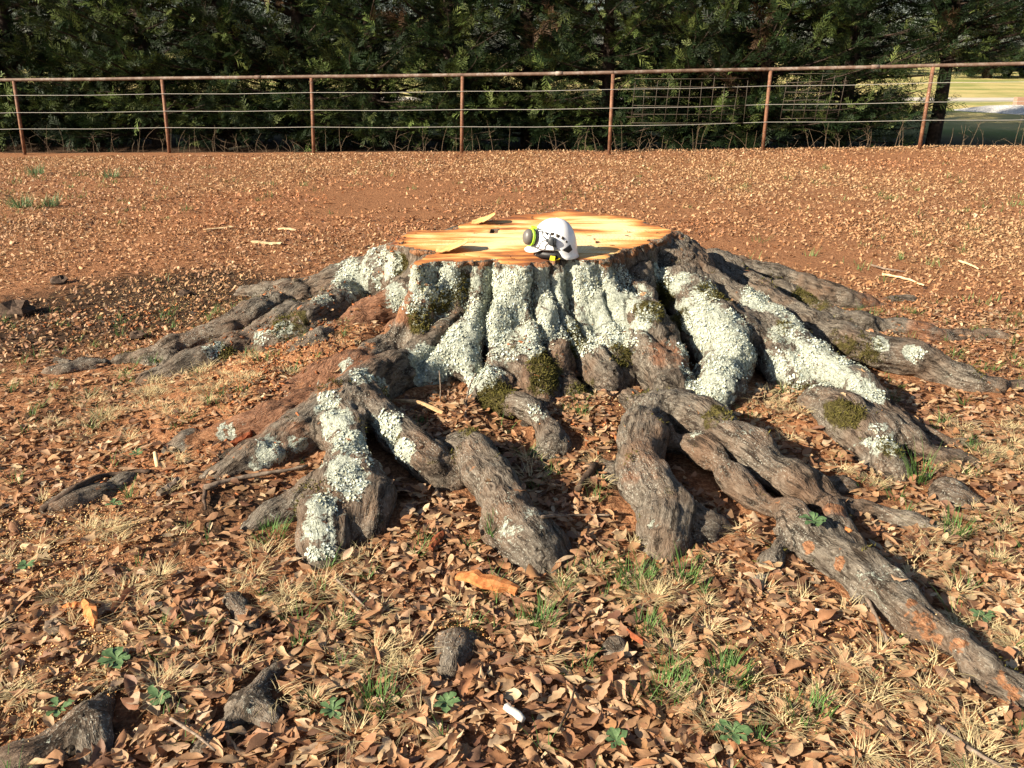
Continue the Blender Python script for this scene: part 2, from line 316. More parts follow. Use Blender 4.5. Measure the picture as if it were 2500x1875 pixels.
ROOTS = [
 [(980,555,.42,.17),(880,585,.36,.15),(760,620,.25,.14),(640,662,.15,.12),(530,700,.09,.10),(430,735,.05,.075),(340,762,.03,.055),(270,780,.0,.04),(200,790,.005,.04),(140,800,.01,.05),(90,815,-.03,.045)],
 [(640,690,.12,.10),(550,730,.07,.09),(480,762,.04,.08),(400,800,.015,.06),(330,832,-.025,.05)],
 [(980,590,.42,.16),(890,650,.33,.13),(815,692,.25,.115),(745,727,.15,.10),(680,760,.09,.09),(620,805,.0,.08)],
 [(1110,580,.44,.15),(1098,640,.39,.135),(1065,695,.31,.13),(995,742,.24,.12),(920,782,.17,.11),(840,812,.13,.10),(770,852,.12,.10),(700,900,.08,.10),(620,955,.05,.10),(540,1005,.02,.09),(470,1055,-.03,.08)],
 [(1000,750,.22,.10),(1035,800,.15,.09),(1065,845,.06,.08)],
 [(770,852,.13,.09),(820,892,.13,.085),(880,950,.10,.09),(940,1005,.06,.095),(985,1035,-.01,.09)],
 [(930,985,.0,.06),(1005,960,.10,.07),(1042,1020,.09,.085),(1075,1080,.06,.09),(1110,1140,.04,.08),(1150,1190,.02,.08),(1175,1230,-.03,.075)],
 [(1110,1130,.03,.07),(1200,1185,-.015,.055)],
 [(745,880,.12,.09),(748,950,.11,.09),(742,1010,.1,.09),(715,1080,.06,.085),(700,1150,.03,.08),(702,1215,-.03,.07)],
 [(760,1000,.10,.07),(792,1070,.06,.06),(782,1130,.02,.06),(770,1175,-.03,.05)],
 [(690,1050,.04,.06),(620,1100,.015,.05),(540,1150,-.015,.04)],
 [(1075,885,.04,.05),(1130,880,.09,.05),(1180,915,.08,.055),(1195,960,.03,.06),(1185,1005,-.04,.05)],
 [(1195,575,.46,.10),(1187,650,.39,.08),(1168,715,.30,.08),(1145,765,.20,.085),(1150,830,.06,.08)],
 [(1290,580,.44,.17),(1300,650,.37,.14),(1330,715,.26,.115),(1320,780,.14,.09)],
 [(1215,740,.22,.12),(1190,800,.13,.095),(1175,860,.02,.08)],
 [(1375,610,.42,.10),(1390,700,.32,.075),(1408,770,.21,.065),(1424,830,.1,.06),(1432,865,0,.06)],
 [(1430,700,.30,.07),(1450,770,.2,.06),(1470,830,.1,.055),(1490,880,0,.05)],
 [(1440,570,.42,.14),(1490,650,.35,.125),(1540,720,.26,.125),(1570,780,.18,.115),(1548,845,.1,.095),(1540,890,0,.09)],
 [(1560,720,.24,.12),(1640,750,.17,.105),(1690,790,.09,.09),(1720,845,-.01,.08)],
 [(1440,545,.44,.14),(1530,620,.36,.11),(1610,680,.28,.095),(1690,730,.22,.09),(1770,780,.17,.08),(1840,820,.14,.08),(1880,870,.10,.075),(1940,940,.05,.07),(2010,980,.02,.06),(2090,1010,-.03,.05)],
 [(1540,575,.28,.10),(1630,640,.22,.09),(1700,682,.18,.09),(1770,722,.15,.09),(1860,748,.12,.085),(1960,770,.09,.075),(2040,802,.05,.065),(2120,832,.02,.055),(2212,838,.0,.05),(2300,850,-.03,.04)],
 [(1440,550,.24,.12),(1560,580,.17,.10),(1680,603,.11,.10),(1760,622,.08,.10),(1830,645,.04,.08),(1890,665,-.03,.06)],
 [(1690,640,.1,.09),(1800,690,.05,.08),(1900,705,.04,.07),(2000,725,.015,.06),(2100,742,-.035,.05)],
 [(1470,878,.08,.07),(1405,900,.13,.08),(1385,960,.13,.085),(1398,1030,.1,.085),(1430,1090,.07,.085),(1440,1150,.03,.08),(1435,1200,-.03,.08)],
 [(1450,1115,.03,.07),(1510,1138,.015,.05),(1585,1155,-.025,.04)],
 [(1400,890,.13,.06),(1480,893,.14,.08),(1560,945,.12,.08),(1640,1000,.09,.075),(1720,1052,.05,.07),(1785,1105,0,.065)],
 [(1430,950,.08,.055),(1510,972,.08,.048),(1575,1025,.06,.055),(1640,1088,.045,.044),(1712,1120,.035,.05),(1790,1178,.045,.054),(1862,1228,.04,.046),(1930,1292,.045,.056),(1985,1338,.05,.064),(2040,1378,.04,.05),(2100,1438,.03,.056),(2150,1468,.02,.046),(2200,1506,.005,.052),(2260,1545,-.02,.045)],
 [(1785,1105,.02,.05),(1820,1150,.05,.055),(1860,1210,.05,.05)],
 [(1780,880,.04,.10),(1850,930,.06,.11),(1900,990,.01,.11),(1920,1045,-.06,.09)],
 [(1328,805,.19,.018),(1345,840,.15,.025),(1362,868,.12,.035),(1395,885,.10,.04)],
 [(1262,858,-.0,.07),(1300,872,-.01,.07)],
 [(1290,1030,-.03,.06),(1335,1050,-.04,.06)],
 [(-40,1668,.0,.034),(40,1640,.008,.03),(110,1612,.012,.034),(170,1580,.012,.03),(205,1548,.01,.034),(235,1500,.008,.026),(268,1465,.0,.022),(315,1438,-.01,.016)],
 [(185,1580,.008,.03),(200,1640,-.02,.024)],
 [(455,1625,-.012,.022),(500,1570,.004,.026),(535,1530,.002,.022),(560,1485,.004,.026),(592,1445,.0,.028)],
 [(530,1530,.004,.022),(585,1560,-.014,.02)],
 [(512,1300,-.004,.018),(530,1330,.0,.022),(542,1362,-.01,.018)],
 [(975,1458,-.012,.022),(985,1420,-.006,.026),(1010,1385,-.014,.026)],
 [(1335,1405,-.004,.024),(1375,1450,-.012,.024)],
 [(1098,1488,-.004,.018),(1110,1515,.0,.022),(1122,1545,-.01,.016)],
 [(110,1100,-.01,.04),(190,1075,.0,.05),(262,1045,.0,.055),(300,1040,-.04,.05)],
 [(660,880,.06,.07),(560,925,.05,.07),(460,955,.02,.065),(370,990,-.02,.05)],
 [(620,622,.06,.05),(560,632,.02,.04),(530,640,-.02,.04)],
 [(2060,1080,-.02,.05),(2100,1095,-.03,.04)],
 [(720,800,.09,.08),(650,850,.05,.08),(560,890,.0,.07)],
 [(930,690,.24,.10),(850,760,.14,.10),(760,810,.10,.09)],
 [(1560,660,.28,.10),(1610,705,.20,.09),(1660,760,.10,.08)],
 [(1250,740,.16,.09),(1290,810,.05,.09),(1330,850,.0,.08)],
 [(760,640,.2,.11),(680,700,.11,.10),(600,740,.05,.08)],
]
def catmull(P, step=.03):
    P = np.array(P); Q = np.vstack([2*P[0]-P[1], P, 2*P[-1]-P[-2]]); out = []
    for i in range(1, len(Q)-2):
        p0, p1, p2, p3 = Q[i-1:i+3]; n = max(2, int(np.linalg.norm((p2-p1)[:3])/step))
        for k in range(n):
            t = k/n; out.append(.5*((2*p1)+(-p0+p2)*t+(2*p0-5*p1+4*p2-p3)*t*t+(-p0+3*p1-3*p2+p3)*t**3))
    out.append(Q[-2]); return np.array(out)
VX = .011
X0, X1, Y0, Y1, Z0, Z1 = -2.85, 3.0, 1.3, 6.05, -.12, HS+.035
nx, ny, nz = int((X1-X0)/VX), int((Y1-Y0)/VX), int((Z1-Z0)/VX)
Z0 = HS - VX*(round((HS-Z0)/VX)-.5)                       # the saw plane lies midway between two layers
ax, ay, az = X0+VX*np.arange(nx), Y0+VX*np.arange(ny), Z0+VX*np.arange(nz)
Fd = np.full((nx, ny, nz), .3, np.float32); Own = np.full((nx, ny, nz), -1, np.int16); Best = np.full((nx, ny, nz), .3, np.float32)
# trunk
i0, i1 = np.searchsorted(ax, [OUT[:, 0].min()-.6, OUT[:, 0].max()+.6]); j0, j1 = np.searchsorted(ay, [OUT[:, 1].min()-.6, OUT[:, 1].max()+.6])
TX, TY = np.meshgrid(ax[i0:i1], ay[j0:j1], indexing='ij'); d2 = -poly_sdf(TX, TY, OUT)
ang = np.arctan2(TY-CEN[1], TX-CEN[0])
lob = .5+.5*vnoise(np.cos(ang)*4+7, np.sin(ang)*4+3, seed=21)
hh = np.clip((HS-az)/HS, 0, 1.2)
fl = .02*hh[None, None, :] + (.16+.26*lob[:, :, None])*(hh**2.1)[None, None, :]
Fd[i0:i1, j0:j1] = np.minimum(Fd[i0:i1, j0:j1], ((d2[:, :, None]-fl)*.9).astype(np.float32)); Best[i0:i1, j0:j1] = Fd[i0:i1, j0:j1]
SEG = []                                                   # centre, tangent, arclength of every small segment
K = .075
rr_ = random.Random(5); JOBS = list(ROOTS); ri = -1
while ri+1 < len(JOBS):
    ri += 1; R = JOBS[ri]; pts = []
    for (px, py, z, r) in (R if not isinstance(R, np.ndarray) else ()):
        if z < .14: r = r*(.86 if ri < 29 else 1.0)
        p = unproj(px, py, z)
        if z < .15 and len(R) > 0:
            for _ in range(3):
                zz = z + float(ground_h(p[0], p[1], False))*(1-sstep(.1, .16, z)); p = unproj(px, py, zz)
        pts.append((*p, r))
    if isinstance(R, np.ndarray): pts = [tuple(q) for q in R]
    if ri not in (29,):                                      # let the far end taper away into the soil
        d_ = np.array(pts[-1][:3])-np.array(pts[-2][:3]); d_ /= np.linalg.norm(d_)+1e-9; q_ = np.array(pts[-1][:3])+d_*min(.16, 2.2*pts[-1][3]); pts.append((q_[0], q_[1], q_[2]-.045, pts[-1][3]*.35))
    C = catmull(pts); C[:, 3] *= 1 + .24*fbm(np.arange(len(C))*.22, np.full(len(C), ri*3.1), seed=31)
    C[:, 0] += .026*fbm(np.arange(len(C))*.16, np.full(len(C), ri*5.3), seed=33); C[:, 2] += .012*fbm(np.arange(len(C))*.2, np.full(len(C), ri*7.3), seed=35)
    if ri < 29 and ri not in (5, 6, 7, 8, 9, 11, 23) and len(C) > 16:                              # side rootlets that fork off and sink into the soil
        for _ in range(3 if len(C) > 34 else 2):
            k = rr_.randrange(len(C)//4, len(C)-5); p = C[k, :3].copy(); t_ = C[k+1, :3]-C[k-1, :3]; an = math.atan2(t_[1], t_[0])+rr_.choice((-1, 1))*rr_.uniform(.35, .9); r_ = C[k, 3]*rr_.uniform(.32, .5); Q = []; turn = rr_.uniform(-.25, .25)
            for j in range(rr_.randrange(5, 9)):
                Q.append((p[0], p[1], p[2], r_)); an += turn+rr_.uniform(-.25, .25); p = p+np.array([math.cos(an), math.sin(an), 0])*.085; gz = float(ground_h(p[0], p[1], False))+r_*.25-.004*j; p[2] = p[2]*.45+gz*.55; r_ *= .88
            JOBS.append(np.array(Q))
    lo = C[:, :3].min(0)-C[:, 3].max()-.09; hi = C[:, :3].max(0)+C[:, 3].max()+.09
    a0, a1 = np.clip(np.searchsorted(ax, [lo[0], hi[0]]), 0, nx); b0, b1 = np.clip(np.searchsorted(ay, [lo[1], hi[1]]), 0, ny); c0, c1 = np.clip(np.searchsorted(az, [lo[2], hi[2]]), 0, nz)
    if a1 <= a0 or b1 <= b0 or c1 <= c0: continue
    loc = np.full((a1-a0, b1-b0, c1-c0), .3, np.float32); lid = np.full(loc.shape, -1, np.int16); s = 0
    for k in range(len(C)-1):
        p, q = C[k], C[k+1]; e = q[:3]-p[:3]; L2 = float(e@e)+1e-12; rm = max(p[3], q[3])+.085
        sid = len(SEG); SEG.append((*p[:3], *(e/math.sqrt(L2)), s, ri, p[3])); s += math.sqrt(L2)
        m0 = np.minimum(p[:3], q[:3])-rm; m1 = np.maximum(p[:3], q[:3])+rm
        u0, u1 = np.clip(np.searchsorted(ax, [m0[0], m1[0]]), a0, a1); v0, v1 = np.clip(np.searchsorted(ay, [m0[1], m1[1]]), b0, b1); w0, w1 = np.clip(np.searchsorted(az, [m0[2], m1[2]]), c0, c1)
        if u1 <= u0 or v1 <= v0 or w1 <= w0: continue
        wx = (ax[u0:u1]-p[0])[:, None, None]; wy = (ay[v0:v1]-p[1])[None, :, None]; wz = (az[w0:w1]-p[2])[None, None, :]
        t = np.clip((wx*e[0]+wy*e[1]+wz*e[2])/L2, 0, 1)
        d = np.sqrt((wx-e[0]*t)**2+(wy-e[1]*t)**2+(wz-e[2]*t)**2)-(p[3]+(q[3]-p[3])*t)
        sl = (slice(u0-a0, u1-a0), slice(v0-b0, v1-b0), slice(w0-c0, w1-c0)); less = d < loc[sl]
        loc[sl] = np.where(less, d, loc[sl]); lid[sl] = np.where(less, sid, lid[sl])
    g = (slice(a0, a1), slice(b0, b1), slice(c0, c1))
    less = loc < Best[g]; Best[g] = np.where(less, loc, Best[g]); Own[g] = np.where(less, lid, Own[g])
    A = Fd[g]; h = np.maximum(K-np.abs(A-loc), 0)/K; Fd[g] = np.minimum(A, loc)-h*h*K*.25
SEG = np.array(SEG)
# grooves between the buttresses, then lumps and hollows, then the saw cut
_gx, _gy = np.meshgrid(ax, ay, indexing='ij'); _an = np.arctan2(_gy-CEN[1], _gx-CEN[0]); _ds = np.hypot(_gx-CEN[0], _gy-CEN[1]); _gr = np.zeros_like(_an)
for gpx, gpy, gd, gw in ((1052,578,.09,.045),(1165,576,.06,.03),(1216,575,.045,.025),(1265,575,.03,.02),(1392,560,.085,.045),(1345,572,.035,.022),(1440,545,.05,.035),(1475,520,.07,.04),(930,568,.05,.03),(985,572,.04,.025),(905,545,.08,.05)):
    q_ = unproj(gpx, gpy, HS); a_ = math.atan2(q_[1]-CEN[1], q_[0]-CEN[0]); da = np.angle(np.exp(1j*(_an-a_))); wob = .03*np.sin(_ds*9+gpx); _gr += gd*np.exp(-((da+wob)/gw)**2)
_gr *= (1-sstep(.95, 1.25, _ds))
for k in range(nz): Fd[:, :, k] += (_gr*(1-.55*float(sstep(.45, HS, az[k])))*float(sstep(.02, .2, az[k]))).astype(np.float32)
# lumps and hollows
GXv, GYv = np.meshgrid(ax, ay, indexing='ij')
for k in range(nz):
    sl = Fd[:, :, k]; mk = np.abs(sl) < .09
    if mk.any():
        x, y = GXv[mk], GYv[mk]; z = np.full(x.shape, az[k])
        sl[mk] += (.034*fbm(x*4.2, y*4.2, z*4, seed=41, oct=2) + .017*vnoise(x*13, y*13, z*9, seed=43) + .006*vnoise(x*31, y*31, z*25, seed=45)).astype(np.float32)
Fd = np.maximum(Fd, (az-HS)[None, None, :].astype(np.float32))
hc = unproj(1207, 562, HS, 1.0)                              # bore hole left by the saw nose
hx = np.abs(GXv-hc[0]-.1*(GYv-hc[1]))-.021; hy = np.abs(GYv-hc[1])-.06
hb = np.maximum(np.maximum(hx, hy)[:, :, None], (HS-.07-az)[None, None, :])
Fd = np.maximum(Fd, -hb.astype(np.float32))
TOPZ = np.full((nx, ny), -.2, np.float32)                   # top of the wood over every column, for laying leaves
ins = Fd < 0
anyc = ins.any(2); TOPZ[anyc] = (az[nz-1-np.argmax(ins[:, :, ::-1], 2)])[anyc]
def surface_nets(F, a0, h):
    S = F < 0; nx, ny, nz = F.shape
    c = S[:-1, :-1, :-1].astype(np.uint8)
    for dx, dy, dz in ((0,0,1),(0,1,0),(0,1,1),(1,0,0),(1,0,1),(1,1,0),(1,1,1)):
        c += S[dx:nx-1+dx, dy:ny-1+dy, dz:nz-1+dz]
    act = (c > 0) & (c < 8); I, J, Kk = np.nonzero(act); n = len(I)
    vid = np.full(act.shape, -1, np.int32); vid[I, J, Kk] = np.arange(n)
    acc = np.zeros((n, 3)); cnt = np.zeros(n); cs = [(x, y, z) for x in (0, 1) for y in (0, 1) for z in (0, 1)]
    for a in cs:
        for ax_ in range(3):
            if a[ax_] == 1: continue
            b = list(a); b[ax_] = 1
            fa = F[I+a[0], J+a[1], Kk+a[2]]; fb = F[I+b[0], J+b[1], Kk+b[2]]; cr = (fa < 0) != (fb < 0)
            t = np.where(cr, fa/np.where(cr, fa-fb, 1), 0)
            for d in range(3): acc[:, d] += np.where(cr, a[d]+(t if d == ax_ else 0), 0)
            cnt += cr
    V = acc/cnt[:, None] + np.stack([I, J, Kk], 1); V = V*h + np.array(a0)
    Q = []
    for ax_ in range(3):
        sA = [slice(1, -1)]*3; sA[ax_] = slice(0, -1); sB = [slice(1, -1)]*3; sB[ax_] = slice(1, None)
        A = S[tuple(sA)]; B = S[tuple(sB)]; P = np.stack(np.nonzero(A != B), 1); flip = A[P[:, 0], P[:, 1], P[:, 2]]
        o = np.ones(3, int); o[ax_] = 0; P = P + o; u, v = [(1, 2), (2, 0), (0, 1)][ax_]; ids = []
        for du, dv in ((-1, -1), (0, -1), (0, 0), (-1, 0)):
            q = P.copy(); q[:, u] += du; q[:, v] += dv; ids.append(vid[q[:, 0], q[:, 1], q[:, 2]])
        q = np.stack(ids, 1); q[~flip] = q[~flip][:, ::-1]; Q.append(q)
    Q = np.vstack(Q); return V, Q[(Q >= 0).all(1)]
SV, SF = surface_nets(Fd, (ax[0], ay[0], az[0]), VX)
vi = np.clip(np.rint((SV-np.array([ax[0], ay[0], az[0]]))/VX).astype(int), 0, [nx-1, ny-1, nz-1])
own = Own[vi[:, 0], vi[:, 1], vi[:, 2]]
del Own, Best, ins
def vert_normals(V, F):
    n = np.cross(V[F[:, 2]]-V[F[:, 0]], V[F[:, 3]]-V[F[:, 1]]); N = np.zeros_like(V)
    for k in range(4):
        for d in range(3): N[:, d] += np.bincount(F[:, k], n[:, d], len(V))
    return N/np.maximum(np.linalg.norm(N, axis=1, keepdims=True), 1e-12)
# relax the voxel steps on the sides
topv = SV[:, 2] > HS-.004
for it in range(2):
    acc = np.zeros_like(SV); cn = np.zeros(len(SV))
    for a, b in ((0, 1), (1, 2), (2, 3), (3, 0)):
        for p, q in ((a, b), (b, a)):
            cn += np.bincount(SF[:, p], minlength=len(SV))
            for d in range(3): acc[:, d] += np.bincount(SF[:, p], SV[SF[:, q], d], len(SV))
    av = acc/np.maximum(cn, 1)[:, None]; SV = np.where(topv[:, None], SV, SV*.5+av*.5)
N0 = vert_normals(SV, SF)
# bark coordinates: compressed along the run of the root so that ridges follow it
tan = np.zeros_like(SV); cen = np.zeros_like(SV); s_al = np.zeros(len(SV)); hr = own >= 0
tan[hr] = SEG[own[hr], 3:6]; cen[hr] = SEG[own[hr], 0:3]; s_al[hr] = SEG[own[hr], 6]
out_dir = np.stack([SV[:, 0]-CEN[0], SV[:, 1]-CEN[1], np.zeros(len(SV))], 1); out_dir /= np.maximum(np.linalg.norm(out_dir, axis=1, keepdims=True), 1e-6)
down = out_dir*.35-np.array([0, 0, 1.]); down /= np.linalg.norm(down, axis=1, keepdims=True)
tan[~hr] = down[~hr]
rl = SV-cen; al = (rl*tan).sum(1); perp = rl-al[:, None]*tan
fb = np.cross(tan, np.array([0, 0, 1.])); fb /= np.maximum(np.linalg.norm(fb, axis=1, keepdims=True), 1e-6); fcx = np.cross(fb, tan)
rid_ = np.where(hr, SEG[np.maximum(own, 0), 7], 0)*13.7
bco = np.stack([(perp*fb).sum(1)*26+rid_, (perp*fcx).sum(1)*26, (s_al+al)*6.0], 1)
angv = np.arctan2(SV[:, 1]-CEN[1], SV[:, 0]-CEN[0])
bco[~hr] = np.stack([angv*.75*26, np.zeros(len(SV)), SV[:, 2]*6.0], 1)[~hr]
ridge = fbm(bco[:, 0]*1.0, bco[:, 1]*1.0, bco[:, 2]*1.0, seed=51, oct=3)
ridge = 1-2*np.abs(ridge)
flute = fbm(bco[:, 0]*.30, bco[:, 1]*.30, bco[:, 2]*.55, seed=52, oct=3); flute = .55-1.6*np.abs(flute)
amp = .010*np.where(topv, 0, 1)
rough = fbm(SV[:, 0]*38, SV[:, 1]*38, SV[:, 2]*38, seed=57, oct=2)
# painted masks: spheres on the surface, found from where the photograph shows lichen, moss and wounds
ppx, ppy, ppd = project(SV)
facing = (N0*(np.array([0, 0, CAMZ])-SV)).sum(1) > 0
def spots(L):
    m = np.zeros(len(SV))
    for px, py, r, a in L:
        near = np.nonzero((np.abs(ppx-px) < 9) & (np.abs(ppy-py) < 9) & facing)[0]
        if len(near) == 0: continue
        c = SV[near[np.argmin(ppd[near])]]; R = r*ppd[near].min()/(FPX*2212/2500)*1.15
        m = np.maximum(m, a*(1-sstep(.55*R, 1.25*R, np.linalg.norm((SV-c)*np.array([1, .8, 1]), axis=1))))
    return m
LICHEN = [(1100,650,130,.62),(1290,650,115,.66),(1560,760,115,.6),(1760,790,95,.5),(950,610,85,.5),(1500,620,70,.5),(760,960,90,.3),(780,600,80,.45),(930,600,45,1),(965,590,40,1),(860,630,30,.8),(905,640,30,.7),(1110,600,50,1.1),(1090,650,55,1.1),(1060,700,50,1.1),(1000,740,50,1.1),(930,780,45,1.1),(1000,790,45,1),(1040,800,35,1),(1015,825,30,.9),(1180,640,35,.9),(1175,690,35,1),(1155,735,30,1),(1230,620,40,1),(1280,620,50,1.1),(1300,670,45,1.1),(1335,705,40,1),(1280,720,32,1),(1375,700,25,.9),(1455,605,30,.9),(1495,650,30,.9),(1430,580,25,.8),(1520,680,35,.9),(1500,720,45,1.1),(1560,700,40,1),(1600,740,50,1.1),(1560,780,45,1),(1530,830,50,1.1),(1560,860,40,1),(1640,640,36,1),(1690,660,30,.8),(1720,690,30,.8),(1680,720,30,.8),(1770,740,25,.8),(1740,770,35,1),(1800,800,35,1),(1780,820,30,.9),(1850,830,30,.9),(1880,850,25,.8),(1670,790,22,1),(1910,735,18,1),(1960,760,18,1),(1985,768,12,1),(770,600,46,.9),(830,575,35,.8),(700,640,22,.6),(560,720,22,.7),(600,710,25,.7),(470,745,22,.7),(790,810,25,.7),(830,830,25,.6),(720,900,38,1.1),(700,870,30,.7),(760,950,38,1.1),(820,945,42,1.1),(860,985,30,.9),(750,1010,36,1.1),(765,1040,36,1),(700,1080,34,.9),(690,1130,34,.85),(700,1170,30,.75),(590,970,32,.85),(650,960,20,.7),(560,1000,20,.6),(495,930,22,.8),(1500,930,16,.6),(1230,560,25,.8),(1350,640,30,.9),(1240,690,25,.8),(880,860,25,.6),(1150,885,25,.5),(740,790,20,.6),(1900,940,40,.5),(1460,990,50,.35),(1100,1100,60,.3),(1900,1250,50,.3),(1480,640,40,.6),(1600,690,30,.7)]
MOSS = [(860,575,26,1),(1000,625,30,1),(960,655,30,.9),(915,685,30,.9),(1190,785,40,1.1),(1245,700,22,1),(1240,745,28,1),(1180,820,30,.8),(1065,850,40,1.1),(1430,640,30,.9),(1410,665,30,.9),(1710,870,35,1),(1830,890,30,1),(1800,880,25,.9),(490,755,20,1),(1090,935,25,1),(1540,620,35,.8),(1760,640,40,.8),(1690,700,20,.7),(620,690,40,.6),(1330,760,30,.7),(1460,680,30,.7),(1930,960,25,.8),(1000,930,25,.7),(1270,840,40,.5),(1540,900,30,.6),(700,830,30,.4),(1850,760,50,.5),(840,930,20,.6)]
WOUND = [(822,715,20,1),(800,738,14,.9),(722,822,18,1),(690,838,16,.9),(640,830,15,.7),(455,940,24,1),(430,950,24,1),(705,1135,13,1),(1745,1172,13,1),(1812,1212,14,1),(1985,1335,26,.9),(2005,1375,22,.9),(1975,1300,15,.7),(1800,1095,24,.7),(735,740,16,.7),(870,690,18,.6),(900,600,18,.5),(990,575,14,.6),(1250,580,12,.8),(2060,1400,20,.6),(2140,1470,25,.6),(2190,1490,20,.8),(1880,655,20,.5),(640,870,25,.5),(1960,715,40,.4),(560,960,30,.45)]
warm = spots([(800,700,80,1),(720,770,90,.9),(640,830,90,1),(560,910,70,.9),(870,660,60,.9),(480,960,60,.9),(950,880,60,.5),(1900,680,60,.7),(2000,730,50,.7),(1800,1100,30,.6),(1450,760,50,.6),(1650,830,50,.6),(1380,1000,60,.4),(620,960,60,.6)]); lich = spots(LICHEN); moss = spots(MOSS); wound = spots(WOUND)
rim = (SV[:, 2] > HS-.03) & ~topv
wound = np.maximum(wound, np.where(SV[:, 2] > HS-.035-.03*vnoise(SV[:, 0]*9, SV[:, 1]*9, seed=77), .75, 0)*~topv)
lich = lich*(SV[:, 2] > .0) - .35*(SV[:, 2] > HS-.03) + .12*fbm(SV[:, 0]*4, SV[:, 1]*4, SV[:, 2]*4, seed=61)
lich = np.where(N0[:, 2] < -.2, -1, lich)
SV = SV + N0*((.020*flute*(~topv)*(SV[:, 2] < HS-.02) + amp*ridge*(1-.6*np.clip(lich, 0, 1)) + .0055*rough*np.clip(lich+moss, 0, 1.1)*(~topv) + .004*rough*(~topv))[:, None])
rag = rim & (np.abs(N0[:, 2]) < .8); SV[rag] += (N0*np.array([1, 1, 0]))[rag]*(.018*vnoise(SV[rag, 0]*30, SV[rag, 1]*30, seed=71))[:, None]
edge = np.clip(1-poly_sdf(SV[:, 0], SV[:, 1], OUT)/.22, 0, 1)
SV[topv, 2] += (.0025*vnoise(SV[topv, 0]*4, SV[topv, 1]*45, seed=73)+.004*vnoise(SV[topv, 0]*5, SV[topv, 1]*5, seed=74)+.0)
SN = vert_normals(SV, SF)
# split into parts: trunk, saw-cut face and every root
fo = np.where(own[SF[:, 0]] >= 0, SEG[np.maximum(own[SF[:, 0]], 0), 7].astype(int), -1)
fz_ = SV[SF][:, :, 2]; fc = SV[SF].mean(1)
istop = topv[SF].all(1)
keep = fz_.max(1) > ground_h(fc[:, 0], fc[:, 1])-.03
fo[istop] = -2
near_tr = poly_sdf(fc[:, 0], fc[:, 1], OUT) > -.10
fo[(fo >= 0) & near_tr] = -1
stump = tag(empty('tree_stump', (CEN[0], CEN[1], 0)), 'huge freshly sawn oak stump with spreading lichen-covered roots', 'tree stump')
STUMP_OFF = np.array([CEN[0], CEN[1], 0])
def stump_part(name, sel, mat):
    f = SF[sel]; u, inv = np.unique(f, return_inverse=True); f = inv.reshape(-1, 4)
    o = mesh_obj(name, SV[u]-STUMP_OFF, f, mat, stump, attrs={'bark_co': ('FLOAT_VECTOR', bco[u]), 'lichen': ('FLOAT', lich[u]), 'moss': ('FLOAT', moss[u]), 'wound': ('FLOAT', wound[u]), 'edge': ('FLOAT', edge[u]), 'warm': ('FLOAT', warm[u])})
    if name != 'cut_face': o.data.normals_split_custom_set_from_vertices([tuple(n) for n in SN[u]])
    return o
stump_part('trunk', (fo == -1) & keep, BARK)
cf = stump_part('cut_face', fo == -2, CUT); cf['label'] = 'pale cream and orange saw-cut top of the stump'
for ri in range(len(JOBS)):
    ids = np.nonzero((fo == ri) & keep)[0]
    if len(ids) < 30: continue
    f = SF[ids]; u, inv = np.unique(f, return_inverse=True); f = inv.reshape(-1, 4); lab = np.arange(len(u))
    while True:
        mn_ = lab[f].min(1); new = lab.copy()
        for k in range(4): np.minimum.at(new, f[:, k], mn_)
        new = new[new]
        if (new == lab).all(): break
        lab = new
    fl_ = lab[f[:, 0]]
    for c in np.unique(fl_):
        if (fl_ == c).sum() > 25: sel = np.zeros(len(SF), bool); sel[ids[fl_ == c]] = True; stump_part('root', sel, BARK)
print('stump verts', len(SV), 'faces', len(SF))

# ------------------------------------------------------------------ surface lookups for everything that lies about
g2 = ground_h(GXv, GYv); REL = TOPZ-g2
def dil(a, n):
    for _ in range(n):
        b = a.copy(); b[1:] = np.maximum(b[1:], a[:-1]); b[:-1] = np.maximum(b[:-1], a[1:]); b[:, 1:] = np.maximum(b[:, 1:], a[:, :-1]); b[:, :-1] = np.maximum(b[:, :-1], a[:, 1:]); a = b
    return a
RELD = dil(REL, 5)
def rel_at(x, y, A=None):
    A = REL if A is None else A
    i = np.rint((x-X0)/VX).astype(int); j = np.rint((y-Y0)/VX).astype(int); ok = (i >= 0) & (i < nx) & (j >= 0) & (j < ny)
    r = np.full(np.shape(x), -.2); r[ok] = A[i[ok], j[ok]]; return r
def surf(x, y):
    x = np.atleast_1d(np.asarray(x, float)); y = np.atleast_1d(np.asarray(y, float)); g = ground_h(x, y); return g+np.maximum(rel_at(x, y), 0)
def on_surf(px, py, s=2500/2212, lift=0.):
    """point of the visible surface (ground or wood) seen at a photo pixel"""
    a = (px*s-1250)/FPX; b = (937.5-py*s)/FPX; d = np.array([a, CP+b*SP, -SP+b*CP]); t = np.linspace(1, 24, 6000)
    P = np.array([0, 0, CAMZ])+t[:, None]*d; h = surf(P[:, 0], P[:, 1]); k = int(np.argmax(P[:, 2] < h))
    p = P[k].copy(); p[2] = h[k]+lift; return p

def rot_zyx(yaw, pitch, roll):
    cy, sy, cp, sp, cr, sr = np.cos(yaw), np.sin(yaw), np.cos(pitch), np.sin(pitch), np.cos(roll), np.sin(roll)
    return np.stack([np.stack([cy*cp, cy*sp*sr-sy*cr, cy*sp*cr+sy*sr], -1), np.stack([sy*cp, sy*sp*sr+cy*cr, sy*sp*cr-cy*sr], -1), np.stack([-sp, cp*sr, cp*cr], -1)], -2)
